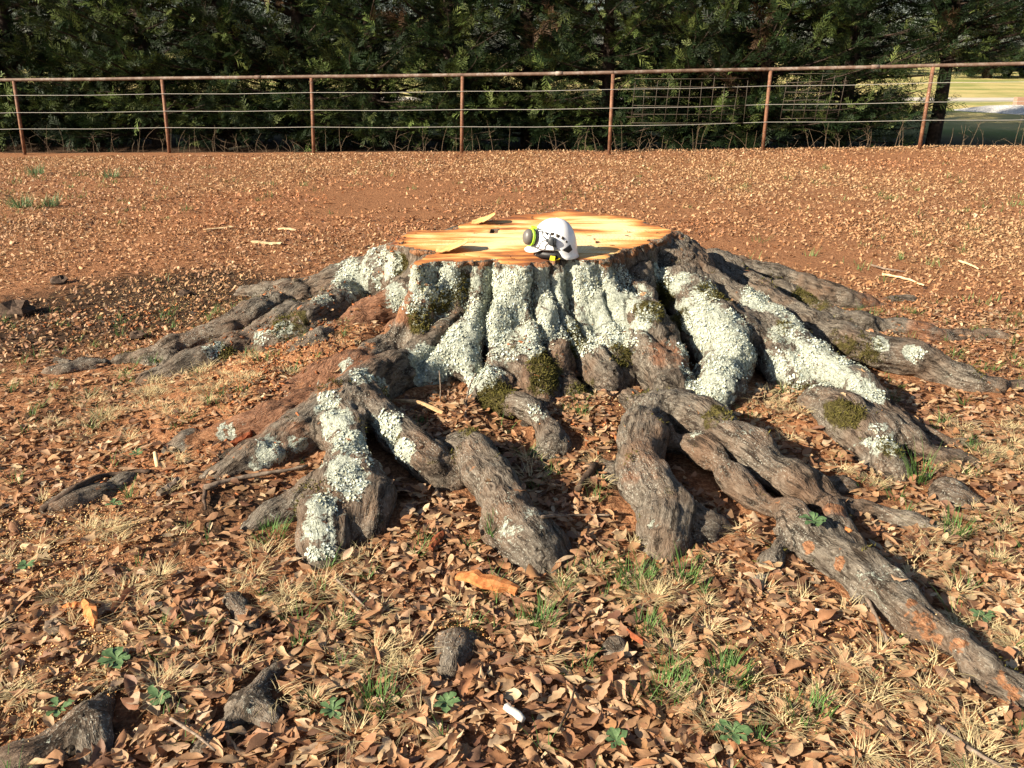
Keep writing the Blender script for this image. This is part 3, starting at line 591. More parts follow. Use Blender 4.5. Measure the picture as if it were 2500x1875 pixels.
# oak leaf outlines: half widths at stations along the blade
LEAF_U = np.array([0, .12, .3, .45, .6, .75, .9, 1.0])
LEAF_W = np.array([[.03, .10, .22, .34, .46, .52, .36, .05], [.03, .16, .34, .46, .50, .44, .24, .02], [.03, .14, .36, .30, .55, .36, .36, .05], [.03, .22, .38, .46, .46, .36, .18, .01], [.03, .12, .24, .52, .38, .56, .30, .03]])
NS = len(LEAF_U)
NC = 5; LEAF_F = np.array([[i*NC+c, i*NC+c+1, (i+1)*NC+c+1, (i+1)*NC+c] for i in range(NS-1) for c in range(NC-1)])
LEAF_F3 = np.array([[i*3+c, i*3+c+1, (i+1)*3+c+1, (i+1)*3+c] for i in range(NS-1) for c in (0, 1)])
def leaf_verts(n, L, Wd, curl, fold, twist, kind, rng, cols=(-1, -.55, 0, .55, 1)):
    NC = len(cols)
    W = LEAF_W[kind]*Wd[:, None]                                    # n, NS
    jl = W*(1+.18*(rng.random((n, NS))-.5)); jr = W*(1+.18*(rng.random((n, NS))-.5))
    V = np.zeros((n, NS, NC, 3)); u = LEAF_U[None, :]-.5; cup = fold*rng.uniform(.3, 1.2, n); wav = rng.uniform(0, 6.28, n)
    for c, q in enumerate(cols):
        w = (jl if q < 0 else jr)*q; aw = np.abs(w)
        V[:, :, c, 0] = u*L[:, None]; V[:, :, c, 1] = w
        V[:, :, c, 2] = curl[:, None]*L[:, None]*(u**2*2-.2) + fold[:, None]*aw*.6 + cup[:, None]*aw**2/(Wd[:, None]*.5) + twist[:, None]*u*w*2 + .05*Wd[:, None]*np.sin(9*u+wav[:, None]+3*q)*abs(q)
    V[:, :, :, 1] += (.5*(rng.random((n, 1))-.5)*L[:, None]*u**2*2)[:, :, None]
    return V.reshape(n, NS*NC, 3)
def leaf_cols(n, rng, far=False):
    pal = np.array([(.43, .245, .125), (.32, .165, .085), (.16, .078, .042), (.52, .34, .19), (.39, .195, .09), (.23, .13, .08), (.60, .44, .27)])
    p = np.array([.25, .17, .09, .21, .13, .06, .09]) if not far else np.array([.27, .18, .12, .16, .16, .06, .05])
    c = pal[rng.choice(len(pal), n, p=p)]*(1+.30*(rng.random((n, 1))-.5)); return np.clip(c*(1+.08*(rng.random((n, 3))-.5)), 0, 1)
def mat_leaf():
    m = NM('dry_leaf', .62, .35); at = m.attr('tint', 'Color'); ob = m.coord()
    n = m.noise(ob, 90, 4, .7); col = m.mix(m.ramp(n, [(.35, .55), (.7, 0.)]), at, m.mix(.55, at, (.07, .03, .015)))
    m.set(m.b.inputs['Base Color'], col); tr = m.N.new('ShaderNodeBsdfTranslucent'); m.set(tr.inputs[0], col)
    mx = m.N.new('ShaderNodeMixShader'); mx.inputs[0].default_value = .22; m.t.links.new(m.b.outputs[0], mx.inputs[1]); m.t.links.new(tr.outputs[0], mx.inputs[2])
    m.t.links.new(mx.outputs[0], m.N['Material Output'].inputs[0]); m.t.links.new(m.bump(n, .35, .003), m.b.inputs['Normal']); return m.m
LEAF = mat_leaf()
def dens_px(x, y, L):
    d = np.zeros_like(x)
    for px, py, r, a in L:
        c = unproj(px, py, .03); d = np.maximum(d, a*np.exp(-((x-c[0])**2+(y-c[1])**2)/(r*r)))
    return d
BARE = [(480,860,.4,.85),(560,830,.3,.9),(330,670,.8,.8),(120,650,.8,.6),(500,630,.5,.8),(450,1130,.22,.5),(250,620,.6,.4),(230,1330,.10,.5),(650,1230,.15,.4),(1330,1010,.12,.3)]
rng = np.random.default_rng(11)
def scatter(n, y0, y1, rng, pad=.35):
    y = np.sqrt(rng.random(n)*(y1**2-y0**2)+y0**2); hw = .66*y+.25+pad; return (rng.random(n)*2-1)*hw, y
def lay(x, y, z, L, Wd, rng, tilt, kind, curl, fold, twist, cols=(-1, -.55, 0, .55, 1)):
    n = len(x); V = leaf_verts(n, L, Wd, curl, fold, twist, kind, rng, cols)
    R = rot_zyx(rng.random(n)*6.283, rng.normal(0, tilt, n), rng.normal(0, tilt, n)); V = np.einsum('nij,nvj->nvi', R, V)
    V[:, :, 2] -= np.minimum(V[:, :, 2].min(1), 0)[:, None]*.55
    return V+np.stack([x, y, z], -1)[:, None, :]
# near litter
x, y = scatter(43000, 1.15, 5.2, rng)
r = rel_at(x, y, RELD); onroot = r > .02
bare = dens_px(x, y, BARE); n1 = fbm(x*1.7, y*1.7, seed=81, oct=3)
prob = np.clip(.88+.5*n1-bare*.9-.50*sstep(3.0, 4.4, y), .06, 1)
left = sstep(-.2, -1.3, x)*sstep(2.0, 2.7, y); prob *= 1-.55*left
acc = (rng.random(len(x)) < np.where(onroot, .010, prob)); onr = acc & onroot
acc &= ~(onroot & (rel_at(x, y) > .42))
x, y = x[acc], y[acc]; n = len(x)
far_ = sstep(2.6, 4.6, y)
L = rng.uniform(.036, .076, n)*(1-.30*far_); Wd = L*rng.uniform(.28, .52, n)
edgew = sstep(.0, .04, rel_at(x, y, dil(REL, 8)))*(rel_at(x, y, RELD) < .02)
z = surf(x, y)+rng.uniform(0, .022, n)**1.0+.018*edgew*rng.random(n)
nr = y < 2.45; VL, FL, CL, off = [], [], [], 0
for sel, cols, FF in ((nr, (-1, -.55, 0, .55, 1), LEAF_F), (~nr, (-1, 0, 1), LEAF_F3)):
    k_ = int(sel.sum()); v_ = lay(x[sel], y[sel], z[sel], L[sel], Wd[sel], rng, .16, rng.integers(0, 5, k_), rng.normal(.08, .18, k_), rng.normal(.10, .28, k_), rng.normal(0, .4, k_), cols)
    nv = v_.shape[1]; VL.append(v_.reshape(-1, 3)); FL.append((FF[None]+(np.arange(k_)*nv)[:, None, None]).reshape(-1, 4)+off); off += k_*nv; CL.append(np.repeat(leaf_cols(k_, rng), nv, 0))
V1 = np.vstack(VL); F1 = np.vstack(FL); C1 = np.vstack(CL)
# small broken bits, near and all the way to the fence
def bits(n, y0, y1, s0, s1, rng, dens):
    x, y = scatter(n, y0, y1, rng, .3); acc = rng.random(n) < dens(x, y); x, y = x[acc], y[acc]; n = len(x)
    sz = rng.uniform(s0, s1, n); w = sz*rng.uniform(.15, .55, n); V = np.zeros((n, 6, 3)); f = rng.normal(0, .45, n)
    for k, (a, b) in enumerate(((-.5, -.5), (0.1, -.5), (.5, -.25), (.5, .3), (-.05, .5), (-.5, .3))):
        V[:, k, 0] = a*sz; V[:, k, 1] = b*w; V[:, k, 2] = f*np.abs(a)*sz*1.2
    V += rng.normal(0, .06, V.shape)*sz[:, None, None]
    R = rot_zyx(rng.random(n)*6.283, rng.normal(0, .5, n), rng.normal(0, .5, n)); V = np.einsum('nij,nvj->nvi', R, V)
    V[:, :, 2] -= V[:, :, 2].min(1)[:, None]*.6
    V += np.stack([x, y, surf(x, y)+.002], -1)[:, None, :]
    F = (np.array([[0, 1, 4, 5], [1, 2, 3, 4]])[None]+(np.arange(n)*6)[:, None, None]).reshape(-1, 4); return V.reshape(-1, 3), F, n
def d_near(x, y): return np.where(rel_at(x, y, RELD) > .015, .03, np.clip(.62+.5*fbm(x*2, y*2, seed=83)-.45*dens_px(x, y, BARE), .05, 1))
CLAY = [(700,440,.9,.6),(450,470,.9,.6),(1080,420,.9,.6),(250,560,.8,.5),(1600,520,.5,.7),(1800,560,.5,.6),(2100,650,.7,.6),(1990,640,.5,.5),(760,415,1.0,1.0),(560,420,.9,.6),(820,390,1.2,.6),(1480,480,.8,.5),(1750,480,1.2,.35),(330,510,.8,.4),(640,470,.7,.5),(900,460,.8,.5),(1950,350,1.5,.4)]
def d_far(x, y):
    d = y-fence_y(x); return np.where(rel_at(x, y, RELD) > .015, .0, np.clip(.78+.75*fbm(x*1.1, y*1.1, seed=85, oct=4)-.85*dens_px(x, y, CLAY)*(1+.6*fbm(x*4, y*4, seed=12))-.8*dens_px(x, y, BARE), .04, 1))*(1-sstep(.2, 1.1, d+.3*fbm(x*3, y*3, seed=8)))
Vb, Fb, nb = bits(30000, 1.15, 5.6, .015, .04, rng, d_near)
Vc, Fc, nc = bits(60000, 4.2, 8.5, .014, .044, rng, d_far)
Vd, Fd2, nd = bits(99000, 7.6, 15.2, .018, .05, rng, d_far)
Vall = np.vstack([V1.reshape(-1, 3), Vb, Vc, Vd]); o1 = len(V1.reshape(-1, 3))
Fall = np.vstack([F1, Fb+o1, Fc+o1+len(Vb), Fd2+o1+len(Vb)+len(Vc)])
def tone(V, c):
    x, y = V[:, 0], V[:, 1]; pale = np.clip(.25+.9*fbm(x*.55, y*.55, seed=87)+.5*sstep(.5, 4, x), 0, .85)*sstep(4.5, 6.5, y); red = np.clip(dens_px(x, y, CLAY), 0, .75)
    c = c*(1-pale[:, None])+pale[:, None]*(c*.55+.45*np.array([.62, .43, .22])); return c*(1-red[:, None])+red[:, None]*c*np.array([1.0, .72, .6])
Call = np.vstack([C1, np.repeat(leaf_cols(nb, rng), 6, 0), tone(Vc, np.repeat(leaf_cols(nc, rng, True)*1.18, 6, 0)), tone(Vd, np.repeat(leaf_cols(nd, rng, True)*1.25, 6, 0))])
Call = np.hstack([Call, np.ones((len(Call), 1))])
litter = mesh_obj('leaf_litter', Vall, Fall, LEAF, smooth=True, attrs={'tint': ('FLOAT_COLOR', Call)})
tag(litter, 'brown dry oak leaves and broken leaf bits covering the ground', 'leaf litter', kind='stuff')

# the 300 leaves nearest the camera, each a thing of its own
m = NM('dry_leaf_single', .62, .35); oi = m.N.new('ShaderNodeObjectInfo'); ob = m.coord(); nn = m.noise(ob, 90, 4, .7)
base = m.ramp(oi.outputs['Random'], [(0, (.47, .265, .135)), (.3, (.36, .185, .092)), (.5, (.54, .345, .195)), (.62, (.23, .11, .058)), (.8, (.41, .205, .098)), (1, (.60, .43, .26))])
col = m.mix(m.ramp(nn, [(.35, .5), (.7, 0.)]), base, m.mix(.55, base, (.07, .03, .015)))
tr = m.N.new('ShaderNodeBsdfTranslucent'); m.set(tr.inputs[0], col); mx = m.N.new('ShaderNodeMixShader'); mx.inputs[0].default_value = .22
m.out(col, bump=m.bump(nn, .35, .003)); m.t.links.new(m.b.outputs[0], mx.inputs[1]); m.t.links.new(tr.outputs[0], mx.inputs[2]); m.t.links.new(mx.outputs[0], m.N['Material Output'].inputs[0])
LEAF1 = m.m
NV = 24; Lv = rng.uniform(.05, .082, NV); LV = leaf_verts(NV, Lv, Lv*rng.uniform(.32, .52, NV), rng.normal(.10, .22, NV), rng.normal(.12, .34, NV), rng.normal(0, .4, NV), rng.integers(0, 5, NV), rng)
lm = []
for k in range(NV):
    me = bpy.data.meshes.new('fallen_leaf'); me.from_pydata(LV[k].tolist(), [], LEAF_F.tolist()); me.polygons.foreach_set('use_smooth', np.ones(len(me.polygons), bool)); me.materials.append(LEAF1); me.update(); lm.append(me)
cnt = 0
while cnt < 300:
    y_ = rng.uniform(1.47, 2.12); x_ = rng.uniform(-1, 1)*(.60*y_+.30)
    if rel_at(np.array([x_]), np.array([y_]), RELD)[0] > .02: continue
    p = project((x_, y_, .02))
    if not (20 < p[0] < 2190 and p[1] < 1640): continue
    o = bpy.data.objects.new('fallen_leaf', lm[cnt % NV]); COL.objects.link(o)
    o.location = (x_, y_, float(surf(x_, y_)[0])+.02+rng.uniform(0, .012)); o.rotation_euler = (rng.normal(0, .24), rng.normal(0, .24), rng.uniform(0, 6.28)); s_ = rng.uniform(.8, 1.12); o.scale = (s_, s_, s_)
    tag(o, 'curled brown oak leaf lying in the nearest litter', 'leaf', 'nearest fallen leaves'); cnt += 1

# ------------------------------------------------------------------ lichen lobes and moss tufts on the stump
rng = np.random.default_rng(23)
fa = np.linalg.norm(np.cross(SV[SF[:, 2]]-SV[SF[:, 0]], SV[SF[:, 3]]-SV[SF[:, 1]]), axis=1)*.5
lf_ = lich[SF].mean(1)+2.0*fbm(fc[:, 0]*10, fc[:, 1]*10, fc[:, 2]*10, seed=91, oct=4)
w = fa*np.clip((lf_-.55)*2.2, 0, 1)*(~istop)*keep*(SN[SF[:, 0], 2] > -.1); w[fc[:, 2] > HS-.02] = 0; w[lich[SF].mean(1) < .3] = 0
nl = 28000; fi = rng.choice(len(SF), nl, p=w/w.sum()); P = fc[fi]+rng.normal(0, .004, (nl, 3)); Nn = SN[SF[fi, 0]]
def frames(N, rng):
    a = np.cross(N, rng.normal(0, 1, N.shape)); a /= np.linalg.norm(a, axis=1, keepdims=True)+1e-9; return a, np.cross(N, a)
Nn = Nn+rng.normal(0, .13, Nn.shape); Nn /= np.linalg.norm(Nn, axis=1, keepdims=True); A, B = frames(Nn, rng)
sz = rng.uniform(.0022, .0085, nl)*rng.uniform(.6, 1, nl); V = np.zeros((nl, 7, 3)); P = P+Nn*(.001+.003*vnoise(P[:, 0]*45, P[:, 1]*45, P[:, 2]*45, seed=95))[:, None]; V[:, 0] = P-Nn*.002
for k in range(6):
    an = k*1.047+rng.random(nl)*.5; rr = sz*rng.uniform(.55, 1.2, nl); up = rng.uniform(.0, .3, nl)*sz
    V[:, k+1] = P+A*(np.cos(an)*rr)[:, None]+B*(np.sin(an)*rr)[:, None]+Nn*up[:, None]
F = np.array([[0, k+1, (k+1) % 6+1] for k in range(6)]); F = (F[None]+(np.arange(nl)*7)[:, None, None]).reshape(-1, 3)
lc = np.clip(np.array([.47, .50, .41])*(1+.7*(rng.random((nl, 1))-.5))*(1+np.array([.05, 0, -.08])*rng.normal(0, 1, (nl, 1))), 0, 1)
m = NM('lichen', .95, .1); LICH = m.out(m.attr('tint', 'Color'))
lo_ = mesh_obj('lichen', V.reshape(-1, 3)-STUMP_OFF, F, LICH, stump, smooth=False, attrs={'tint': ('FLOAT_COLOR', np.hstack([np.repeat(lc, 7, 0), np.ones((nl*7, 1))]))})
tag(lo_, 'pale grey-green crinkled lichen crust', kind='stuff')
mf_ = moss[SF].mean(1)+1.0*fbm(fc[:, 0]*9, fc[:, 1]*9, fc[:, 2]*9, seed=93, oct=3)
w = fa*np.clip((mf_-.45)*2, 0, 1)*(~istop)*keep; w[fc[:, 2] > HS-.02] = 0
nm = 16000; fi = rng.choice(len(SF), nm, p=w/w.sum()); P = fc[fi]+rng.normal(0, .004, (nm, 3)); Nn = SN[SF[fi, 0]]+rng.normal(0, .5, (nm, 3)); Nn /= np.linalg.norm(Nn, axis=1, keepdims=True); A, B = frames(Nn, rng)
hgt = rng.uniform(.006, .018, nm); wd = rng.uniform(.0015, .004, nm); V = np.stack([P-A*wd[:, None], P+A*wd[:, None], P+Nn*hgt[:, None]+B*(wd*rng.normal(0, 1.5, nm))[:, None]], 1)
mc = np.array([.085, .075, .02])*(1+.8*(rng.random((nm, 1))-.5))
m = NM('moss', .95, .1); MOSSM = m.out(m.attr('tint', 'Color'))
mo_ = mesh_obj('moss', V.reshape(-1, 3)-STUMP_OFF, np.arange(nm*3).reshape(-1, 3), MOSSM, stump, smooth=False, attrs={'tint': ('FLOAT_COLOR', np.hstack([np.repeat(mc, 3, 0), np.ones((nm*3, 1))]))})
tag(mo_, 'dark olive moss cushions between the roots', kind='stuff')

# ------------------------------------------------------------------ grass: dry curls and green tufts, blades in one mass; the big tufts as things
def blades(px, py, pz, n, h, spread, curl, wid, rng, lean=.5):
    """n blades of a tuft -> verts (n,7,3)"""
    an = rng.random(n)*6.283; rr = spread*np.sqrt(rng.random(n)); bx = px+np.cos(an)*rr; by = py+np.sin(an)*rr
    H = h*rng.uniform(.5, 1.15, n); d = an+rng.normal(0, .7, n); ln = lean*rng.uniform(.2, 1.3, n); V = np.zeros((n, 7, 3)); s = np.array([0, .38, .75, 1.0])
    for k, t in enumerate(s):
        out = H*(ln*t+curl*t*t); up = H*(t-curl*.55*t*t); wdt = wid*(1-t)*.9
        cx = bx+np.cos(d)*out; cy = by+np.sin(d)*out; cz = pz+up
        if k == 3: V[:, 6] = np.stack([cx, cy, cz], -1)
        else:
            V[:, 2*k] = np.stack([cx-np.sin(d)*wdt, cy+np.cos(d)*wdt, cz], -1); V[:, 2*k+1] = np.stack([cx+np.sin(d)*wdt, cy-np.cos(d)*wdt, cz], -1)
    return V
BF = np.array([[0, 1, 3], [0, 3, 2], [2, 3, 5], [2, 5, 4], [4, 5, 6]])
def blade_mesh(name, Vs, Cs, mat, parent=None):
    V = np.concatenate(Vs); n = len(V); C = np.concatenate(Cs)
    return mesh_obj(name, V.reshape(-1, 3), (BF[None]+(np.arange(n)*7)[:, None, None]).reshape(-1, 3), mat, parent, False, {'tint': ('FLOAT_COLOR', np.hstack([np.repeat(C, 7, 0), np.ones((n*7, 1))]))})
m = NM('grass_blade', .6, .3); at = m.attr('tint', 'Color'); tr = m.N.new('ShaderNodeBsdfTranslucent'); m.set(tr.inputs[0], at); mx = m.N.new('ShaderNodeMixShader'); mx.inputs[0].default_value = .3
m.out(at); m.t.links.new(m.b.outputs[0], mx.inputs[1]); m.t.links.new(tr.outputs[0], mx.inputs[2]); m.t.links.new(mx.outputs[0], m.N['Material Output'].inputs[0]); GRASS = m.m
rng = np.random.default_rng(37)
def gcol(n, c, v=.35): return np.clip(np.array(c)*(1+v*2*(rng.random((n, 1))-.5)), 0, 1)
Vs, Cs = [], []
DRYREG = [(1700,1400,.6),(2000,1000,.5),(1900,1500,.6),(2050,1150,.5),(1500,1250,.4),(1750,1550,.5),(2100,950,.5),(500,900,.5),(420,870,.4),(700,1250,.4),(300,880,.4),(150,1150,.4),(1330,1000,.3),(600,1330,.3),(800,1500,.6),(2000,1620,.5),(200,1500,.4),(1720,900,.3),(1750,930,.25),(2150,1300,.3),(100,1300,.3),(1300,1250,.4)]
for k in range(300):
    c = DRYREG[rng.integers(len(DRYREG))]; p = unproj(c[0], c[1], .03); x_, y_ = p[0]+rng.normal(0, c[2]*.6), p[1]+rng.normal(0, c[2]*.5)
    if y_ < 1.2 or rel_at(np.array([x_]), np.array([y_]), RELD)[0] > .03: continue
    n = int(rng.integers(22, 60)); Vs.append(blades(x_, y_, float(surf(x_, y_)[0])+.018, n, rng.uniform(.025, .055), rng.uniform(.02, .06), rng.uniform(.5, 1.2), .0016, rng, 1.3)); Cs.append(gcol(n, (.60, .49, .27), .25))
for k in range(520):                                                    # small green bits
    x_, y_ = scatter(1, 1.25, 5.2, rng); x_, y_ = float(x_[0]), float(y_[0])
    if rel_at(np.array([x_]), np.array([y_]), RELD)[0] > .03: continue
    n = int(rng.integers(6, 22)); Vs.append(blades(x_, y_, float(surf(x_, y_)[0])+.015, n, rng.uniform(.035, .08), rng.uniform(.01, .05), .4, .0018, rng, .8)); Cs.append(gcol(n, (.085, .16, .04), .4))
for k in range(260):                                                    # far sparse green on the left and right of the yard
    sd = rng.random(); c = (130, 400) if sd < .45 else ((2050, 430) if sd < .75 else (1750, 560)); p = unproj(*c, 0); x_, y_ = p[0]+rng.normal(0, 2.3), p[1]+rng.normal(0, 1.6)
    if y_ > 14.6 or y_ < 4.6 or rel_at(np.array([x_]), np.array([y_]), RELD)[0] > .0: continue
    n = int(rng.integers(6, 16)); Vs.append(blades(x_, y_, float(surf(x_, y_)[0]), n, rng.uniform(.05, .11), rng.uniform(.04, .14), .3, .004, rng, .5)); Cs.append(gcol(n, (.15, .21, .07), .4))
tag(blade_mesh('grass', Vs, Cs, GRASS), 'scattered thin blades of dry and green grass among the leaves', 'grass', kind='stuff')
TUFTS = [(1370,1265,.085,.05,60,'dense green grass tuft right of the orange bark slab'),(1170,1355,.07,.045,45,'green grass tuft left of the small sawdust-topped root knob\'s right side'),(1570,1475,.065,.05,70,'wide low green grass tuft in the right foreground leaves'),(1440,1505,.06,.05,55,'green grass tuft below the small grey root knob'),(1985,1045,.15,.035,34,'tall thin green onion grass clump beside the mossy right root'),(1480,1265,.10,.03,24,'thin upright grass tuft right of the front right root toe'),(820,1530,.075,.05,50,'dark green grass tuft in the lower left middle leaves'),(1745,1560,.06,.05,50,'low green grass tuft near the bottom right'),(1065,1180,.07,.02,22,'small upright grass tuft against the front arching root'),(2060,1160,.09,.045,40,'green grass tuft right of the long right root'),(45,450,.16,.10,60,'blue-green grass tuft at the far left edge'),(112,447,.14,.08,45,'blue-green grass tuft second from the left edge'),(75,378,.16,.12,50,'grass tuft in front of the leftmost fence post'),(240,385,.14,.10,40,'low grass patch in front of the second fence post'),(1400,1370,.06,.04,35,'short grass tuft above the small grey root knob'),(585,1165,.05,.05,50,'yellow-green grass tuft beside the lumpy lichened root')]
for px, py, h, sp, n, lab in TUFTS:
    p = on_surf(px, py, lift=.015); V = blades(0, 0, 0, int(n*1.5), h*1.15, sp*1.15, .25, .0022 if py > 800 else .005, rng, .45)
    o = blade_mesh('grass_tuft', [V], [gcol(int(n*1.5), (.10, .19, .045) if py > 800 else (.15, .22, .10), .45)], GRASS); o.location = p; tag(o, lab, 'grass', 'green grass tufts')
# rosette weeds
m = NM('weed_leaf', .5, .4); ob = m.coord(); WEED = m.out(m.ramp(m.noise(ob, 70, 4), [(.3, (.045, .09, .032)), (.6, (.11, .18, .07)), (.8, (.22, .30, .15))]))
WEEDS = [(255,1445,.052,9,'pale green leafy rosette weed beside the lower left root'),(965,1538,.042,9,'grey-green rosette weed left of the short white stick'),(345,1528,.045,8,'green serrated rosette weed right of the lower left root bend'),(1755,1143,.05,9,'bright green rosette weed in the fork of the long right root'),(1580,1605,.05,8,'dark broad-leaved weed in the bottom right foreground'),(130,1550,.04,7,'small leafy weed above the lower left root'),(1330,1620,.04,7,'small leafy weed at the bottom edge right of centre'),(720,1555,.042,8,'leafy weed in the bottom left middle leaves'),(250,1105,.035,6,'small leafy weed under the curved stick at left'),(300,995,.04,6,'small leafy weed above the curved stick at left'),(60,1240,.04,6,'small leafy weed at the left edge below the low root'),(2120,1350,.04,6,'small leafy weed at the right edge beside the long root')]
for px, py, sz_, nl_, lab in WEEDS:
    e_ = tag(empty('rosette_weed', on_surf(px, py, lift=.03)), lab, 'weed', 'leafy weeds')
    for k in range(nl_+5):
        an = k*2.4+rng.normal(0, .2); ln = sz_*rng.uniform(.5, 1.05); tlt = rng.uniform(.1, .7); pts = []
        for u, w_ in ((0, .05), (.25, .08), (.5, .19), (.75, .23), (.92, .13), (1.0, .02)):
            for c in (-1, 0, 1):
                out_ = u*ln*math.cos(tlt*(1-.6*u)); up_ = u*ln*math.sin(tlt)*(1-.55*u)+abs(c)*w_*ln*.25
                q = c*w_*ln*(1+.35*rng.normal()); pts.append((math.cos(an)*out_-math.sin(an)*q, math.sin(an)*out_+math.cos(an)*q, up_))
        pobj('leaf', pts, [(i*3+c, i*3+c+1, i*3+c+4, i*3+c+3) for i in range(5) for c in (0, 1)], WEED, e_)

# ------------------------------------------------------------------ sawdust
rng = np.random.default_rng(41)
CH = [(230,1340,.13,1.0),(150,1420,.2,.8),(60,1500,.2,.6),(100,1250,.2,.5),(1700,1400,.3,.4),(1950,1480,.3,.5),(2050,1000,.3,.4),(1680,1450,.2,.4),(400,640,.5,.4),(520,700,.3,.5),(330,760,.3,.4),(1000,1360,.07,1.0),(120,1130,.3,.5),(60,1180,.3,.6),(550,860,.3,.4),(700,780,.3,.3),(1320,960,.2,.3),(240,1120,.2,.4),(700,840,.2,.3)]
cw = np.array([c[3]*c[2]**1.2 for c in CH]); ci = rng.choice(len(CH), 26000, p=cw/cw.sum()); cc = np.array([unproj(c[0], c[1], .02)[:2] for c in CH]); cr = np.array([c[2] for c in CH])
x = cc[ci, 0]+rng.normal(0, 1, len(ci))*cr[ci]*.7; y = cc[ci, 1]+rng.normal(0, 1, len(ci))*cr[ci]*.6; k_ = (rel_at(x, y) < .02) | (rng.random(len(x)) < .06); k_ &= rel_at(x, y) < .3; x, y = x[k_], y[k_]; n = len(x)
z = surf(x, y)+rng.uniform(.004, .022, n); sz = rng.uniform(.0022, .0085, n)*rng.uniform(.6, 1.2, n); V = np.zeros((n, 4, 3))
for k, (a, b) in enumerate(((-.5, -.5), (.5, -.4), (.5, .5), (-.5, .4))): V[:, k, 0] = a*sz; V[:, k, 1] = b*sz*.5*(1+.6*rng.normal(0, 1, n).clip(-1, 1))
R = rot_zyx(rng.random(n)*6.283, rng.normal(0, .5, n), rng.normal(0, .5, n)); V = np.einsum('nij,nvj->nvi', R, V)+np.stack([x, y, z], -1)[:, None]
cl = np.array([(.68, .48, .24), (.60, .36, .15), (.48, .22, .08)])[rng.choice(3, n, p=[.5, .32, .18])]*(1+.3*(rng.random((n, 1))-.5))
m = NM('sawdust', .9, .1); SAWD = m.out(m.attr('tint', 'Color'))
tag(mesh_obj('sawdust', V.reshape(-1, 3), np.arange(n*4).reshape(-1, 4), SAWD, smooth=False, attrs={'tint': ('FLOAT_COLOR', np.hstack([np.repeat(cl, 4, 0), np.ones((n*4, 1))]))}), 'pale sawdust and wood chips strewn around the stump', 'sawdust', kind='stuff')

DB = [(600,800,.4,1.),(700,760,.3,1.),(820,730,.22,.8),(520,900,.35,.7),(640,880,.25,.8),(470,1010,.3,.4),(560,700,.3,.5),(900,690,.15,.6),(980,1370,.06,.25),(860,1270,.08,.3),(1300,940,.25,.5),(1150,860,.2,.4),(300,680,.6,.6)]
cw = np.array([c[3]*c[2] for c in DB]); ci = rng.choice(len(DB), 3600, p=cw/cw.sum()); cc = np.array([unproj(c[0], c[1], .05)[:2] for c in DB]); cr = np.array([c[2] for c in DB])
x = cc[ci, 0]+rng.normal(0, .6, len(ci))*cr[ci]; y = cc[ci, 1]+rng.normal(0, .5, len(ci))*cr[ci]; k_ = rel_at(x, y) < .35; x, y = x[k_], y[k_]; n = len(x)
z = surf(x, y)+.006; sz = rng.uniform(.008, .034, n)*rng.uniform(.5, 1, n); V = np.zeros((n, 8, 3))
for k in range(8): V[:, k] = np.stack([((k & 1)*2-1)*sz*.5, ((k >> 1 & 1)*2-1)*sz*.22, ((k >> 2)*2-1)*sz*.12], -1)*(1+.35*rng.normal(0, 1, (n, 3)).clip(-1.5, 1.5))
Rm = rot_zyx(rng.random(n)*6.283, rng.normal(0, .4, n), rng.normal(0, .5, n)); V = np.einsum('nij,nvj->nvi', Rm, V)+np.stack([x, y, z], -1)[:, None]
Fx = np.array([(0, 2, 3, 1), (4, 5, 7, 6), (0, 1, 5, 4), (2, 6, 7, 3), (0, 4, 6, 2), (1, 3, 7, 5)]); Fx = (Fx[None]+(np.arange(n)*8)[:, None, None]).reshape(-1, 4)
cl = np.array([(.30, .11, .045), (.16, .07, .035), (.07, .045, .03), (.42, .20, .09), (.22, .16, .11)])[rng.choice(5, n, p=[.28, .27, .2, .12, .13])]*(1+.4*(rng.random((n, 1))-.5))
m = NM('bark_crumb', .95, .1); tag(mesh_obj('bark_debris', V.reshape(-1, 3), Fx, m.out(m.attr('tint', 'Color')), smooth=False, attrs={'tint': ('FLOAT_COLOR', np.hstack([np.repeat(cl, 8, 0), np.ones((n*8, 1))]))}), 'crumbs of rotten reddish wood and bark among the roots', 'bark debris', kind='stuff')

# ------------------------------------------------------------------ sticks, bark pieces, wood slivers
def mat_wood(name, a, b, c, sc=40):
    m = NM(name, .85, .15); ob = m.coord(); n = m.noise(m.mapping(ob, (1, 1, 1)), sc, 5, .7); return m.out(m.ramp(n, [(.3, a), (.52, b), (.75, c)]), bump=m.bump(n, .6, .004))
ORANGE = mat_wood('inner_bark', (.20, .06, .02), (.48, .18, .06), (.62, .32, .13)); PALEW = mat_wood('pale_wood', (.42, .28, .14), (.68, .50, .28), (.78, .62, .40))
GREYW = mat_wood('weathered_wood', (.06, .045, .035), (.20, .15, .11), (.36, .29, .22)); REDB = mat_wood('red_bark', (.10, .03, .015), (.24, .07, .03), (.40, .13, .05)); DARKW = mat_wood('dark_wood', (.02, .014, .01), (.075, .05, .035), (.16, .11, .08)); WHITEW = mat_wood('bleached_wood', (.40, .36, .30), (.56, .52, .46), (.64, .61, .56))
FLAPW = mat_wood('tan_wood', (.28, .16, .08), (.48, .30, .15), (.60, .42, .24))
